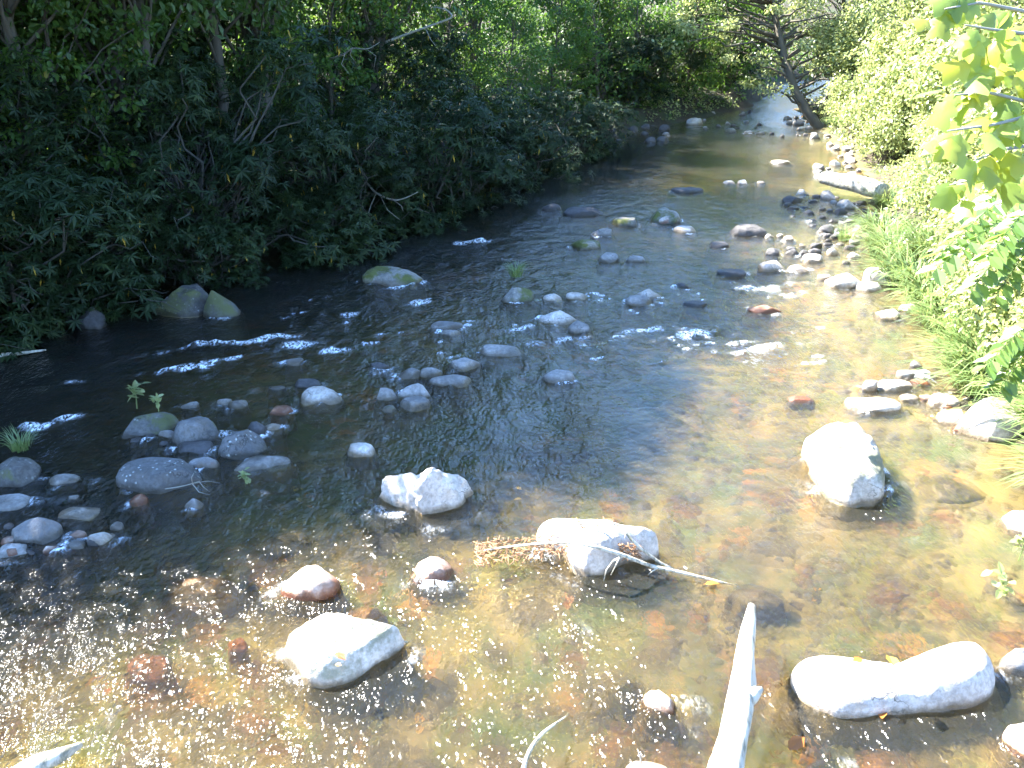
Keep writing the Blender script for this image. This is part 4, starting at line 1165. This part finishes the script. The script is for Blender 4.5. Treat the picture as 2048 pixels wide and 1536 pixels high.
# ---- right bank
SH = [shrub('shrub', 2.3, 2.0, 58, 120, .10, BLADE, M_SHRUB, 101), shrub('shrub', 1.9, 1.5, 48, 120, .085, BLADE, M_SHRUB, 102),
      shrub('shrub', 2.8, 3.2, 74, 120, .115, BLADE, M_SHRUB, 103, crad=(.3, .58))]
sh_spots = [(1, 5.90, 8.6, .2, .85, 'leafy low shrub nearest the camera on the right bank'), (1, 6.2, 10.4, 1.3, .85, 'low shrub leaning over the upright pale stone'), (0, 6.80, 9.9, 2.1, 1.0, 'shrub at the right edge above the grass tussock'),
            (1, 6.7, 12.0, 3.0, .9, 'low sunlit shrub beside the pale split stone'), (0, 7.50, 12.2, 4.1, 1.1, 'full shrub with pale flower heads on the right bank'), (2, 8.70, 11.2, 5.0, 1.0, 'tall shrub at the right edge'),
            (1, 7.75, 14.4, .7, .85, 'low shrub behind the first grass tussock'), (0, 8.20, 15.2, 1.8, 1.05, 'dense shrub in the middle of the right bank'), (2, 9.50, 14.4, 2.7, 1.1, 'tall dense shrub behind the middle one'),
            (1, 8.50, 17.6, 3.7, .8, 'low shrub next to the dark gravel bar'), (0, 9.70, 18.4, 4.5, 1.0, 'rounded shrub above the dark gravel bar'), (2, 10.20, 18.0, 5.5, 1.15, 'tall yellow green shrub above the gravel bar'),
            (0, 10.60, 21.8, .1, .95, 'shrub behind the white log'), (2, 11.10, 21.8, 1.1, 1.2, 'tall shrub up the bank from the white log'), (0, 10.30, 25.0, 2.0, 1.0, 'pale shrub beyond the white log'),
            (2, 11.80, 25.6, 2.9, 1.2, 'tall feathery shrub beyond the white log'), (0, 10.70, 28.6, 3.9, 1.0, 'blue green shrub near the leaning tree'), (2, 12.60, 29.6, 4.8, 1.25, 'tall shrub behind the leaning tree'),
            (2, 12.00, 33.4, 5.8, 1.1, 'shrub at the foot of the leaning tree'), (2, 12.20, 14.6, .5, 1.4, 'high shrub against the right edge'), (2, 13.20, 18.6, 1.6, 1.4, 'high shrub at the top right'),
            (2, 14.00, 23.6, 2.3, 1.5, 'high shrub in the back row of the right bank'), (2, 14.60, 28.4, 3.3, 1.5, 'high shrub in the back row near the bend'), (2, 13.60, 36.0, 4.2, 1.3, 'bush on the inside of the far bend'),
            (2, 10.30, 10.0, 4.9, 1.3, 'high shrub at the right edge behind the hanging leaves'),
            (1, 6.1, 9.3, 2.6, .6, 'bushy little shrub over the white outcrop'), (0, 6.5, 11.2, .9, .8, 'leafy shrub between the outcrop and the split stone'), (1, 5.8, 7.6, 4.4, .7, 'low leafy shrub at the right edge by the outcrop'), (1, 8.0, 16.2, 5.1, .8, 'low shrub between two grass tussocks'), (0, 10.0, 20.6, 3.1, .8, 'drooping shrub over the white log'), (1, 9.9, 24.0, .4, .9, 'pinkish low shrub by the far right shore'), (0, 10.6, 27.2, 5.0, .8, 'low shrub beside the far right shore')]
for k, x, y, rz, s, lab in sh_spots:
    put(SH[k], DONE, on_ground(x, y, -.05), rz, s, lab, 'shrub', 'shrubs of the right bank')
RT = [tree('bank_tree', 8.0, .11, 1.2, 2.6, 74, 120, .125, BLADE, M_SHRUB, 111, (-1.2, .2), crad=(.45, .85), flat=.5),
      tree('bank_tree', 9.5, .14, 1.8, 2.8, 80, 120, .13, BLADE, M_SHRUB, 112, (-.8, -.4), crad=(.5, .9), flat=.5)]
rt_spots = [(0, 12.4, 20.2, .2, 1.0, 'sunlit tree overtopping the gravel bar shrubs'), (1, 13.6, 24.8, .6, 1.0, 'sunlit tree above the white log'), (0, 12.6, 27.6, -.3, 1.0, 'sunlit tree next to the leaning tree'),
            (1, 14.0, 32.5, .4, 1.0, 'sunlit tree behind the leaning tree'), (0, 13.2, 37.6, .1, 1.1, 'bright tree arching over the far stream'), (1, 17.0, 42.5, .8, 1.0, 'bright tree at the far bend'),
            (1, 13.0, 16.0, -.5, .9, 'tree filling the upper right background')]
for k, x, y, rz, s, lab in rt_spots:
    put(RT[k], DONE, on_ground(x, y, -.1), rz, s, lab, 'tree', 'sunlit trees of the right bank')

# the tree that leans over the stream
def leaning_tree():
    rng = np.random.default_rng(121)
    root = bpy.data.objects.new('leaning_tree', None); COL.objects.link(root)
    b = np.array([10.85, 32.0, gz(10.85, 32.0)])
    root.location = tuple(b)
    path = [b + (0, 0, -.3)] + [D(x, y, dp) for x, y, dp in [(1615, 225, 31.2), (1590, 180, 31.4), (1570, 120, 31.6), (1556, 60, 31.8), (1545, 10, 32.0), (1530, -80, 32.0), (1500, -190, 32.2)]]
    path = np.array(path) - b
    T = Parts()
    tt = np.linspace(0, 7, 22)
    pts = np.stack([np.interp(tt, range(8), path[:, k]) for k in range(3)], -1)
    T.tube(pts, np.linspace(.18, .07, 22), 12, 5, .2)
    cen = []
    for i in range(150):
        px, py = rng.uniform(1330, 1760), rng.uniform(-380, 190)
        if px < 1500 and py > 110 + (px - 1330) * .1: py -= 150
        dp = rng.uniform(30, 35)
        c = D(px, py, dp) - b
        j = int(np.clip(np.argmin(np.abs(pts[:, 2] - c[2] + .6)), 3, 20))
        T.tube(limb(pts[j], c, 7, .06, .07, rng), np.linspace(.05, .008, 7), 5)
        cen.append(c)
    link('trunk', T.mesh('trunk'), M_BARK, root)
    C = Parts()
    clumps(C, cen, rng.uniform(.35, .75, len(cen)), 130, BLADE, .125, .3, .2, .6, .4, rng)
    link('crown', C.mesh('crown', False), M_SHRUB, root)
    tag(root, 'dark trunked tree leaning left over the far stream', 'tree')
leaning_tree()

# ---- grass tussocks
GR = [grass('grass_tussock', 420, .75, .34, 131), grass('grass_tussock', 320, .6, .26, 132), grass('grass_tussock', 90, .35, .09, 133, .6)]
gr_spots = [(0, 6.30, 13.6, 'pale grass tussock above the bulky white boulder'), (0, 6.70, 15.3, 'grass tussock arching over the white slab'), (1, 7.05, 16.9, 'grass tussock beside the dark gravel bar'), (0, 7.10, 14.6, 'grass tussock behind the bulky white boulder'),
            (0, 5.65, 9.9, 'largest grass tussock drooping over the right shallows'), (1, 5.35, 9.35, 'grass tussock above the white outcrop'), (0, 5.55, 8.0, 'grass tussock at the right edge below the outcrop'), (1, 5.20, 7.2, 'thin grass tussock at the right edge'),
            (1, 8.00, 18.9, 'dark grass tussock in the shade by the white log'), (1, 5.95, 11.6, 'small grass tussock under the low shrub'), (1, 6.10, 12.6, 'grass tussock behind the pale rounded stone'), (0, 6.40, 10.9, 'grass tussock between two low shrubs'),
            (1, 10.90, 30.6, 'grass at the foot of the leaning tree')]
for i, (k, x, y, lab) in enumerate(gr_spots):
    tag(link('grass_tussock', GR[k], M_GRASS, None, on_ground(x, y, .02), i * 1.3, 1.25), lab, 'grass', 'grass tussocks of the right bank')
g = G(1032, 583); tag(link('grass_tussock', GR[2], M_GRASS, None, (g[0], g[1] + .1, .24), 0, 1.0), 'small tuft of grass on the mossy midstream stone', 'grass')
g = G(1690, 480); tag(link('grass_tussock', GR[2], M_GRASS, None, (g[0], g[1], .03), 1, 1.3), 'small tuft of grass on the dark gravel bar', 'grass')
g = G(40, 940); tag(link('grass_tussock', GR[2], M_GRASS, None, (g[0], g[1] + .1, .2), 2, .9), 'thin grass on the mossy stone at the left edge', 'grass')
# low ground cover of the right bank
U = Parts()
n = 60000
ux, uy = RNG.uniform(4.6, 16, n), 5.5 + 32 * RNG.random(n) ** 1.2
z, d, _, dr = terrain(ux, uy)
ok = (d > .25) & (d < 3.4)
ux, uy, z = ux[ok], uy[ok], z[ok]
hh = RNG.random(len(ux)) * .6 * sstep(.2, 1.2, d[ok])
U.leaves(BLADE[0], BLADE[1], np.stack([ux, uy, z + hh + .03], -1), unit(len(ux)) + (0, 0, -.1), unit(len(ux)) * .5 + (0, 0, .8), RNG.uniform(.06, .14, len(ux)), np.clip(RNG.beta(2, 2, len(ux)), 0, .95))
tag(link('undergrowth', U.mesh('undergrowth', False), M_SHRUB), 'low leafy ground cover along the sunlit right bank', 'undergrowth', kind='stuff')
U = Parts()
n = 60000
ux, uy = RNG.uniform(-30, 18, n), RNG.uniform(8, 60, n)
z, d, dl, dr = terrain(ux, uy)
ok = (d > .3) & (dl < dr)
ux, uy, z = ux[ok], uy[ok], z[ok]
hh = RNG.random(len(ux)) ** 2 * .9
U.leaves(BLADE[0], BLADE[1], np.stack([ux, uy, z + hh + .03], -1), unit(len(ux)), unit(len(ux)) * .5 + (0, 0, .8), RNG.uniform(.10, .22, len(ux)), np.clip(RNG.beta(2, 2, len(ux)), 0, .95))
tag(link('undergrowth', U.mesh('undergrowth', False), M_LEAF), 'dim undergrowth on the slope of the left wood', 'undergrowth', kind='stuff')

# ------------------------------------------------------------------ dead wood
def wood(name, path, rad, mat, label, cat, k=10, bump=.25, sub=4, seed=1, extra=()):
    path = np.array(path, float)
    b = path[0].copy(); b[2] = path[:, 2].min()
    n = (len(path) - 1) * sub + 1
    tt = np.linspace(0, len(path) - 1, n)
    pts = np.stack([np.interp(tt, range(len(path)), path[:, i]) for i in range(3)], -1)
    for _ in range(2):
        pts[1:-1] = (pts[:-2] + 2 * pts[1:-1] + pts[2:]) / 4
    P = Parts()
    P.tube(pts - b, np.interp(tt, range(len(path)), rad), k, seed, bump)
    for ep, er in extra:
        P.tube(np.array(ep) - b, er, max(5, k - 3), seed + 1, bump)
    return tag(link(name, P.mesh(name), mat, None, b), label, cat)

lp = [G(1503, 1212, .34), G(1497, 1250, .35), G(1489, 1310, .35), G(1487, 1365, .34), G(1478, 1420, .32), G(1464, 1480, .28), G(1447, 1545, .22), G(1425, 1650, .06), G(1400, 1790, -.35)]
wood('driftwood_log', lp, [.026, .044, .058, .076, .086, .084, .095, .11, .12], M_DRIFT, 'bleached driftwood log slanting up out of the water at the lower edge', 'log', 16, .30, 6, 3,
     [([G(1482, 1400, .33), G(1505, 1388, .36), G(1524, 1377, .37)], [.07, .05, .014])])
wood('fallen_log', [G(1644, 356, .34), G(1690, 362, .36), G(1728, 372, .38), G(1764, 382, .42)], [.13, .18, .19, .18], M_DRIFT, 'thick white log lying on the far right shore', 'log', 14, .14, 6, 4)
wood('driftwood_pole', [G(-60, 716, .06), G(20, 709, .06), G(92, 700, .03)], [.035, .03, .012], M_DRIFT, 'thin pale pole in the shade at the left edge', 'branch', 7, .1, 4, 5)
wood('driftwood_branch', [G(20, 1560, .02), G(70, 1530, .10), G(120, 1512, .12), G(160, 1490, .03)], [.06, .06, .045, .02], M_DRIFT, 'pale branch end at the lower left corner', 'branch', 9, .15, 4, 6)
wood('curved_stick', [G(1040, 1560, .05), G(1058, 1500, .14), G(1085, 1465, .17), G(1120, 1441, .12), G(1136, 1430, -.05)], [.014, .013, .011, .007, .004], M_DRIFT, 'thin curved pale stick rising from the water at the bottom', 'stick', 6, .05, 4, 7)
wood('thin_twig', [G(1281, 1545, 0), G(1283, 1520, .08), G(1275, 1498, .14)], [.006, .005, .003], M_TWIG, 'tiny twig standing near the bottom edge', 'twig', 5, 0, 3, 8)
stone((1250, 1526, 1348, 1582), 'pale', 'pale stone cut by the bottom edge', k=.7)
dp = [G(955, 1103, .03), G(1020, 1093, .12), G(1090, 1086, .27), (G(1140, 1084, .36)), G(1190, 1093, .36), G(1245, 1110, .26), G(1300, 1132, .10), G(1355, 1143, .06), G(1425, 1160, .02), G(1475, 1172, -.03)]
wood('draped_branch', dp, [.006, .009, .012, .014, .015, .016, .015, .013, .010, .006], M_DRIFT, 'bare forked branch draped over the white debris covered boulder', 'branch', 7, .1, 5, 9,
     [([G(1140, 1057, .30), G(1178, 1040, .38), G(1215, 1042, .40), G(1243, 1052, .38), G(1262, 1078, .32), G(1285, 1100, .22), G(1320, 1125, .10), G(1352, 1142, .06)], [.006, .009, .01, .011, .012, .012, .013, .013]),
      ([G(1247, 1112, .25), G(1226, 1122, .2), G(1213, 1140, .12), G(1207, 1162, .02)], [.01, .008, .006, .004]),
      ([G(1240, 1112, .25), G(1234, 1126, .2), G(1222, 1150, .05)], [.008, .006, .004]),
      ([G(1315, 1136, .09), G(1305, 1142, .07), G(1296, 1150, .01)], [.008, .006, .003]),
      ([G(1245, 1054, .38), G(1252, 1066, .36), G(1249, 1078, .33)], [.007, .006, .003])])
DB = Parts()
rng = np.random.default_rng(55)
for i in range(420):
    a, b = rng.random(), rng.random()
    if i < 300: px, py, zz = 952 + 205 * a, 1066 + 50 * b + 18 * (1 - a) - 10 * a, .02 + .15 * a * rng.random() + .03
    elif i < 360: px, py, zz = 1145 + 85 * a, 1040 + 18 * b, .24 + .08 * rng.random()
    else: px, py, zz = 1240 + 40 * a, 1088 + 30 * b, .22 - .12 * b
    g = G(px, py, zz)
    u = unit(1, rng)[0] * (1, 1, .4)
    L = rng.uniform(.04, .13)
    DB.tube(np.array([g - u * L / 2, g + (0, 0, .01), g + u * L / 2]), [.004, .005, .003], 4, 0, 0, rng.random())
tag(link('debris_pile', DB.mesh('debris_pile'), M_RUSTTWIG), 'heap of rust brown twigs and needles caught on the white boulder', 'debris', kind='stuff')
wood('bare_twig', [G(330, 978, .05), G(370, 972, .09), G(400, 962, .16)], [.006, .006, .003], M_TWIG, 'little bare forked twig in front of the lichen slab', 'twig', 5, 0, 3, 10,
     [([G(385, 968, .12), G(383, 955, .2), G(388, 946, .24)], [.005, .004, .002]), ([G(390, 966, .14), G(415, 962, .14), G(440, 966, .1)], [.004, .003, .002]), ([G(398, 963, .15), G(408, 975, .1), G(420, 984, .04)], [.004, .003, .002]), ([G(385, 968, .12), G(398, 984, .05), G(420, 990, .02)], [.005, .004, .002])])
def sprays(lines, depth, r):
    return [([D(x, y, depth + dd) for x, y, dd in ln], list(np.linspace(r, r * .3, len(ln)))) for ln in lines]
wood('dead_branch', [D(690, 335, 17.6), D(730, 362, 17.2), D(752, 388, 16.9), D(790, 402, 16.7), D(812, 396, 16.6), D(836, 384, 16.5)], [.03, .026, .022, .018, .012, .006], M_TWIG, 'bare grey dead branch sweeping down from the wide rhododendron', 'branch', 6, .1, 4, 12,
     sprays([[(752, 388, -.1), (742, 410, -.2), (735, 432, -.3), (742, 452, -.3)], [(730, 362, .2), (722, 390, 0), (728, 420, -.1)], [(790, 402, -.3), (803, 412, -.4), (806, 422, -.4)], [(760, 390, -.1), (775, 420, -.2), (800, 440, -.3)]], 17, .012))
wood('dead_branch', [D(660, 118, 19.4), D(690, 108, 19.0), D(705, 95, 18.8), D(735, 100, 18.7), D(760, 84, 18.7)], [.02, .018, .015, .011, .005], M_TWIG, 'silvery dead twigs on top of the wide rhododendron', 'branch', 6, .1, 4, 13,
     sprays([[(705, 95, 0), (700, 110, 0), (712, 126, 0)], [(690, 108, 0), (683, 128, 0), (700, 150, 0)], [(735, 100, 0), (752, 112, 0), (748, 135, 0)]], 18.9, .01))
wood('dead_branch', [D(770, 85, 22), D(830, 62, 22), D(880, 45, 22), D(908, 34, 22), D(892, 18, 22), D(866, 14, 22)], [.035, .03, .028, .025, .02, .01], M_TWIG, 'pale bent dead limb in front of the lit saplings', 'branch', 6, .1, 4, 14,
     sprays([[(800, 75, 0), (812, 95, 0), (808, 118, 0)], [(850, 55, 0), (862, 80, 0), (878, 100, 0)]], 22, .014))
# the leafy branch that catches the sun low over the pool
br = wood('leafy_branch', [D(1050, 345, 24.6), D(1085, 322, 24.3), D(1120, 308, 24.1), D(1150, 296, 24.0)], [.03, .022, .015, .006], M_TWIG, 'sunlit leafy branch reaching out low over the pool', 'branch', 6, .05, 4, 15,
          sprays([[(1085, 322, .0), (1105, 330, 0), (1128, 328, 0)], [(1070, 333, .0), (1090, 300, 0), (1100, 296, 0)]], 24.3, .012))
P = Parts()
clumps(P, [np.array(D(x, y, 24)) - np.array(br.location) for x, y in [(1105, 312), (1120, 305), (1135, 300), (1148, 296), (1108, 328), (1125, 328), (1090, 322)]], .16, 26, LANCE, .13, .1, .2, .6, .7)
link('foliage', P.mesh('foliage', False), M_SHRUB, br)

# ------------------------------------------------------------------ near branches at the upper right
half = [(.05, .17), (.20, .43), (.36, .45), (.46, .31), (.68, .43), (.93, .40)]
ol = [(0, 0)] + half + [(.86, 0)] + [(u, -v) for u, v in half[::-1]]
def tulip_leaf(i):
    rng = np.random.default_rng(200 + i)
    cv = rng.uniform(.25, .6); cu = rng.uniform(.1, .35)
    v = [(.42, 0, 0)] + [(u, w, 0) for u, w in ol]
    v = [(u - 0, w, -cv * w * w * 1.6 - cu * u * u + rng.normal() * .015 + (.05 if abs(w) < .01 else 0)) for u, w, _ in v]
    f = np.array([(0, k, k + 1) for k in range(1, len(ol))] + [(0, len(ol), 1)])
    return fast_mesh('leaf', np.array(v), f, True, {'tint': np.full(len(v), [.1, .3, .5, .75, .95, .4][i])})
TL = [tulip_leaf(i) for i in range(6)]
for m_ in TL: m_.materials.append(M_TULIP)
tulip = bpy.data.objects.new('tulip_tree', None); COL.objects.link(tulip)
tb = np.array([5.7, 3.6, gz(5.7, 3.6)]); tulip.location = tuple(tb)
tag(tulip, 'near tree with large lobed yellow green leaves at the upper right', 'tree')
T = Parts()
T.tube(np.array([(0, 0, -.3), (.05, .05, 1.2), (-.05, .1, 2.6), (0, .2, 4.2), (.1, .3, 6.0)]), [.13, .10, .085, .07, .04], 10, 3, .1)
lines = [[(2300, 60, 5.6), (2060, 25, 4.9), (1960, 5, 4.7), (1890, 18, 4.6)], [(2300, 110, 5.6), (2070, 70, 4.7), (1990, 60, 4.6), (1930, 50, 4.5)], [(2300, 200, 5.6), (2060, 150, 4.9), (2000, 130, 4.8), (1950, 140, 4.7)],
         [(2300, 230, 5.6), (2060, 205, 4.8), (1980, 185, 4.7), (1910, 190, 4.6)], [(2300, 270, 5.6), (2060, 232, 4.7), (1985, 250, 4.6), (1895, 262, 4.5)], [(2300, 300, 5.6), (2070, 290, 4.9), (2000, 300, 4.8), (1930, 330, 4.7)],
         [(2300, 300, 5.6), (2060, 340, 5.1), (1990, 350, 5.0), (1900, 370, 4.9)]]
nl = 0
rng = np.random.default_rng(77)
for ln in lines:
    q = np.array([D(*p) for p in ln]) - tb
    start = np.array([0, .2, min(3.6, max(1.5, q[0][2] - .5))])
    q = np.concatenate([[start], q])
    tt = np.linspace(0, len(q) - 1, 22)
    pts = np.stack([np.interp(tt, range(len(q)), q[:, k]) for k in range(3)], -1)
    B = Parts(); B.tube(pts, np.linspace(.02, .004, 22), 5)
    branch = link('branch', B.mesh('branch'), M_TWIG, tulip)
    for j in range(8, 22):
        for _ in range(1 if rng.random() < .75 else 2):
            if nl > 120: break
            o = link('leaf', TL[rng.integers(0, 6)], None, branch)
            d = np.array([rng.normal() * .8 - .3, rng.normal() * .5 - .35, -.45 + rng.normal() * .35])
            d /= np.linalg.norm(d)
            n_ = np.array([rng.normal() * .45 - .2, -.55 + rng.normal() * .4, .75])
            s_ = np.cross(n_, d); s_ /= np.linalg.norm(s_); n_ = np.cross(d, s_)
            p0 = pts[j] + d * .04 + rng.normal(size=3) * .03
            sz = rng.uniform(.09, .18)
            M = Matrix(((d[0] * sz, s_[0] * sz, n_[0] * sz, p0[0]), (d[1] * sz, s_[1] * sz, n_[1] * sz, p0[1]), (d[2] * sz, s_[2] * sz, n_[2] * sz, p0[2]), (0, 0, 0, 1)))
            o.matrix_local = M
            nl += 1
link('trunk', T.mesh('trunk'), M_TWIG, tulip)

sumac = bpy.data.objects.new('sumac', None); COL.objects.link(sumac)
sb = np.array([5.9, 5.6, gz(5.9, 5.6)]); sumac.location = tuple(sb)
tag(sumac, 'feathery sumac with long drooping compound leaves at the right edge', 'shrub')
T = Parts()
def frond(path, L, seed):
    rng = np.random.default_rng(seed)
    P = Parts()
    q = np.array(path)
    tt = np.linspace(0, len(q) - 1, 15)
    pts = np.stack([np.interp(tt, range(len(q)), q[:, k]) for k in range(3)], -1)
    pts[:, 2] -= .12 * np.linspace(0, 1, 15) ** 2
    P.tube(pts, np.linspace(.006, .002, 15), 4, 0, 0, .6)
    t = np.gradient(pts, axis=0); t /= np.linalg.norm(t, axis=1, keepdims=True)
    sd = np.cross(t, (0, 0, 1)); sd /= np.linalg.norm(sd, axis=1, keepdims=True)
    for s in (-1, 1):
        n = len(pts) - 2
        d = sd[2:] * s + t[2:] * .45 + rng.normal(size=(n, 3)) * .12 - (0, 0, .35)
        P.leaves(BLADE[0], np.array(BLADE[1]), pts[2:], d, np.tile((0, -.25, 1.0), (n, 1)) + rng.normal(size=(n, 3)) * .2, np.full(n, L) * rng.uniform(.8, 1.1, n), rng.uniform(.2, .8, n))
    return P.mesh('frond', False)
M_SUMAC = leaf_mat('sumac_leaf', [(0, (0.07, 0.14, 0.035)), (1, (0.14, 0.22, 0.05))], .4, (.3, .48, .06), .35, .6)
fr_lines = [[(2090, 400, 6.4), (1990, 400, 6.1), (1890, 470, 5.9)], [(2090, 430, 6.4), (1990, 440, 6.0), (1880, 500, 5.8)], [(2090, 380, 6.6), (2010, 375, 6.4), (1930, 395, 6.2)], [(2080, 470, 6.4), (2020, 480, 6.2), (1950, 545, 6.0)],
            [(2090, 350, 6.7), (2030, 345, 6.6), (1985, 360, 6.5)], [(2090, 500, 6.5), (2050, 500, 6.3), (2000, 560, 6.2)], [(2090, 640, 6.8), (2040, 655, 6.6), (1980, 700, 6.5)], [(2090, 690, 6.7), (2050, 700, 6.6), (2010, 740, 6.5)], [(2090, 420, 6.0), (2040, 425, 5.9), (1985, 475, 5.7)]]
for i, ln in enumerate(fr_lines):
    q = [np.array(D(*p)) - sb for p in ln]
    link('frond', frond(q, .14, 300 + i), M_SUMAC, sumac)
    T.tube(limb((0, 0, -.1), q[0], 8, .1, .04), np.linspace(.018, .008, 8), 5)
link('stems', T.mesh('stems'), M_TWIG, sumac)

# ------------------------------------------------------------------ fallen leaves and sprouts
def dead_leaf(i):
    rng = np.random.default_rng(400 + i)
    v = np.array(BLADE[0]) * (1, 1.1, 1) + rng.normal(size=(6, 3)) * .03
    return fast_mesh('fallen_leaf', v, np.array(BLADE[1]), False, {'tint': np.full(6, [.05, .3, .6, .95][i])})
DLm = [dead_leaf(i) for i in range(4)]
for m_ in DLm: m_.materials.append(M_DEAD)
def fallen(px, py, z, k, size, label, group=None):
    g = G(px, py, z)
    o = link('fallen_leaf', DLm[k], None, None, g, random.uniform(0, 6.28), size)
    o.rotation_euler.x = random.uniform(-.3, .3)
    tag(o, label, 'leaf', group)
fallen(676, 1309, .36, 0, .07, 'left one of two red leaves on the cracked boulder')
fallen(692, 1311, .34, 0, .08, 'right one of two red leaves on the cracked boulder')
fallen(683, 1331, .30, 3, .05, 'small yellow leaf below the red ones on the cracked boulder')
fallen(1788, 1332, .38, 3, .12, 'yellow leaf on the rear rim of the bone-shaped boulder')
fallen(1705, 1322, .36, 1, .08, 'brown leaf at the left of the bone-shaped boulder rim')
fallen(1765, 1438, .04, 1, .09, 'pinkish leaf in the water below the bone-shaped boulder')
fallen(1608, 1475, .03, 1, .14, 'large orange leaf floating left of the bone-shaped boulder')
fallen(1440, 1166, .03, 2, .12, 'orange leaf caught on the end of the draped branch')
for i in range(26):
    px, py = random.uniform(60, 1980), random.uniform(880, 1500)
    g = G(px, py)
    z, d, _, _ = terrain(g[:1], g[1:2])
    if d[0] > -.4: continue
    fallen(px, py, z[0] + .03, random.randrange(4), random.uniform(.06, .12), 'small fallen leaf drowned in the sunlit shallows', 'drowned leaves')
def sprout(px, py, z, label, s, n=16):
    P = Parts()
    P.tube(np.array([(0, 0, -.05), (.01, 0, .06), (0, .01, .14)]) * s, np.array([.006, .005, .003]) * s, 4)
    rng = np.random.default_rng(int(px))
    pos = np.stack([rng.normal(size=n) * .02, rng.normal(size=n) * .02, rng.uniform(.04, .15, n)], -1) * s
    P.leaves(BLADE[0], np.array(BLADE[1]), pos, unit(n, rng) + (0, 0, .2), unit(n, rng) * .3 + (0, 0, 1), np.full(n, .08 * s), rng.random(n) * .9)
    tag(link('sprout', P.mesh('sprout', False), M_SHRUB, None, G(px, py, z)), label, 'plant')
sprout(272, 806, .28, 'tiny green plant on top of the mossy boulder', 1.3)
sprout(490, 966, .0, 'tiny yellow green sprout right of the bare twig', .8)
sprout(316, 815, .28, 'small green sprig behind the speckled boulder', .9)
sprout(1998, 1190, .0, 'small green sprout in the right shallows', 1.2)
sprout(2040, 1110, .05, 'leafy sprig at the right edge of the shallows', 1.2)

# ------------------------------------------------------------------ the wood that closes the background
W_ = Parts()
rng = np.random.default_rng(901)
cen = []
while len(cen) < 620:
    x, y = rng.uniform(-34, 26), rng.uniform(20, 58)
    _, d, dl, dr = [float(q[0]) for q in terrain(np.array([x]), np.array([y]))]
    if d < 6.5 or (dr < dl and y < 36) or y < (22 if x < -9 else 34): continue
    cen.append((x, y, gz(x, y) + rng.uniform(.3, 6.5)))
clumps(W_, cen, rng.uniform(1.0, 1.7, len(cen)), 70, BLADE, .30, .3, .2, .5, .8, rng)
tag(link('far_woodland', W_.mesh('far_woodland', False), M_CANOPY), 'dense green wood closing the view behind both banks', 'woodland', kind='stuff')
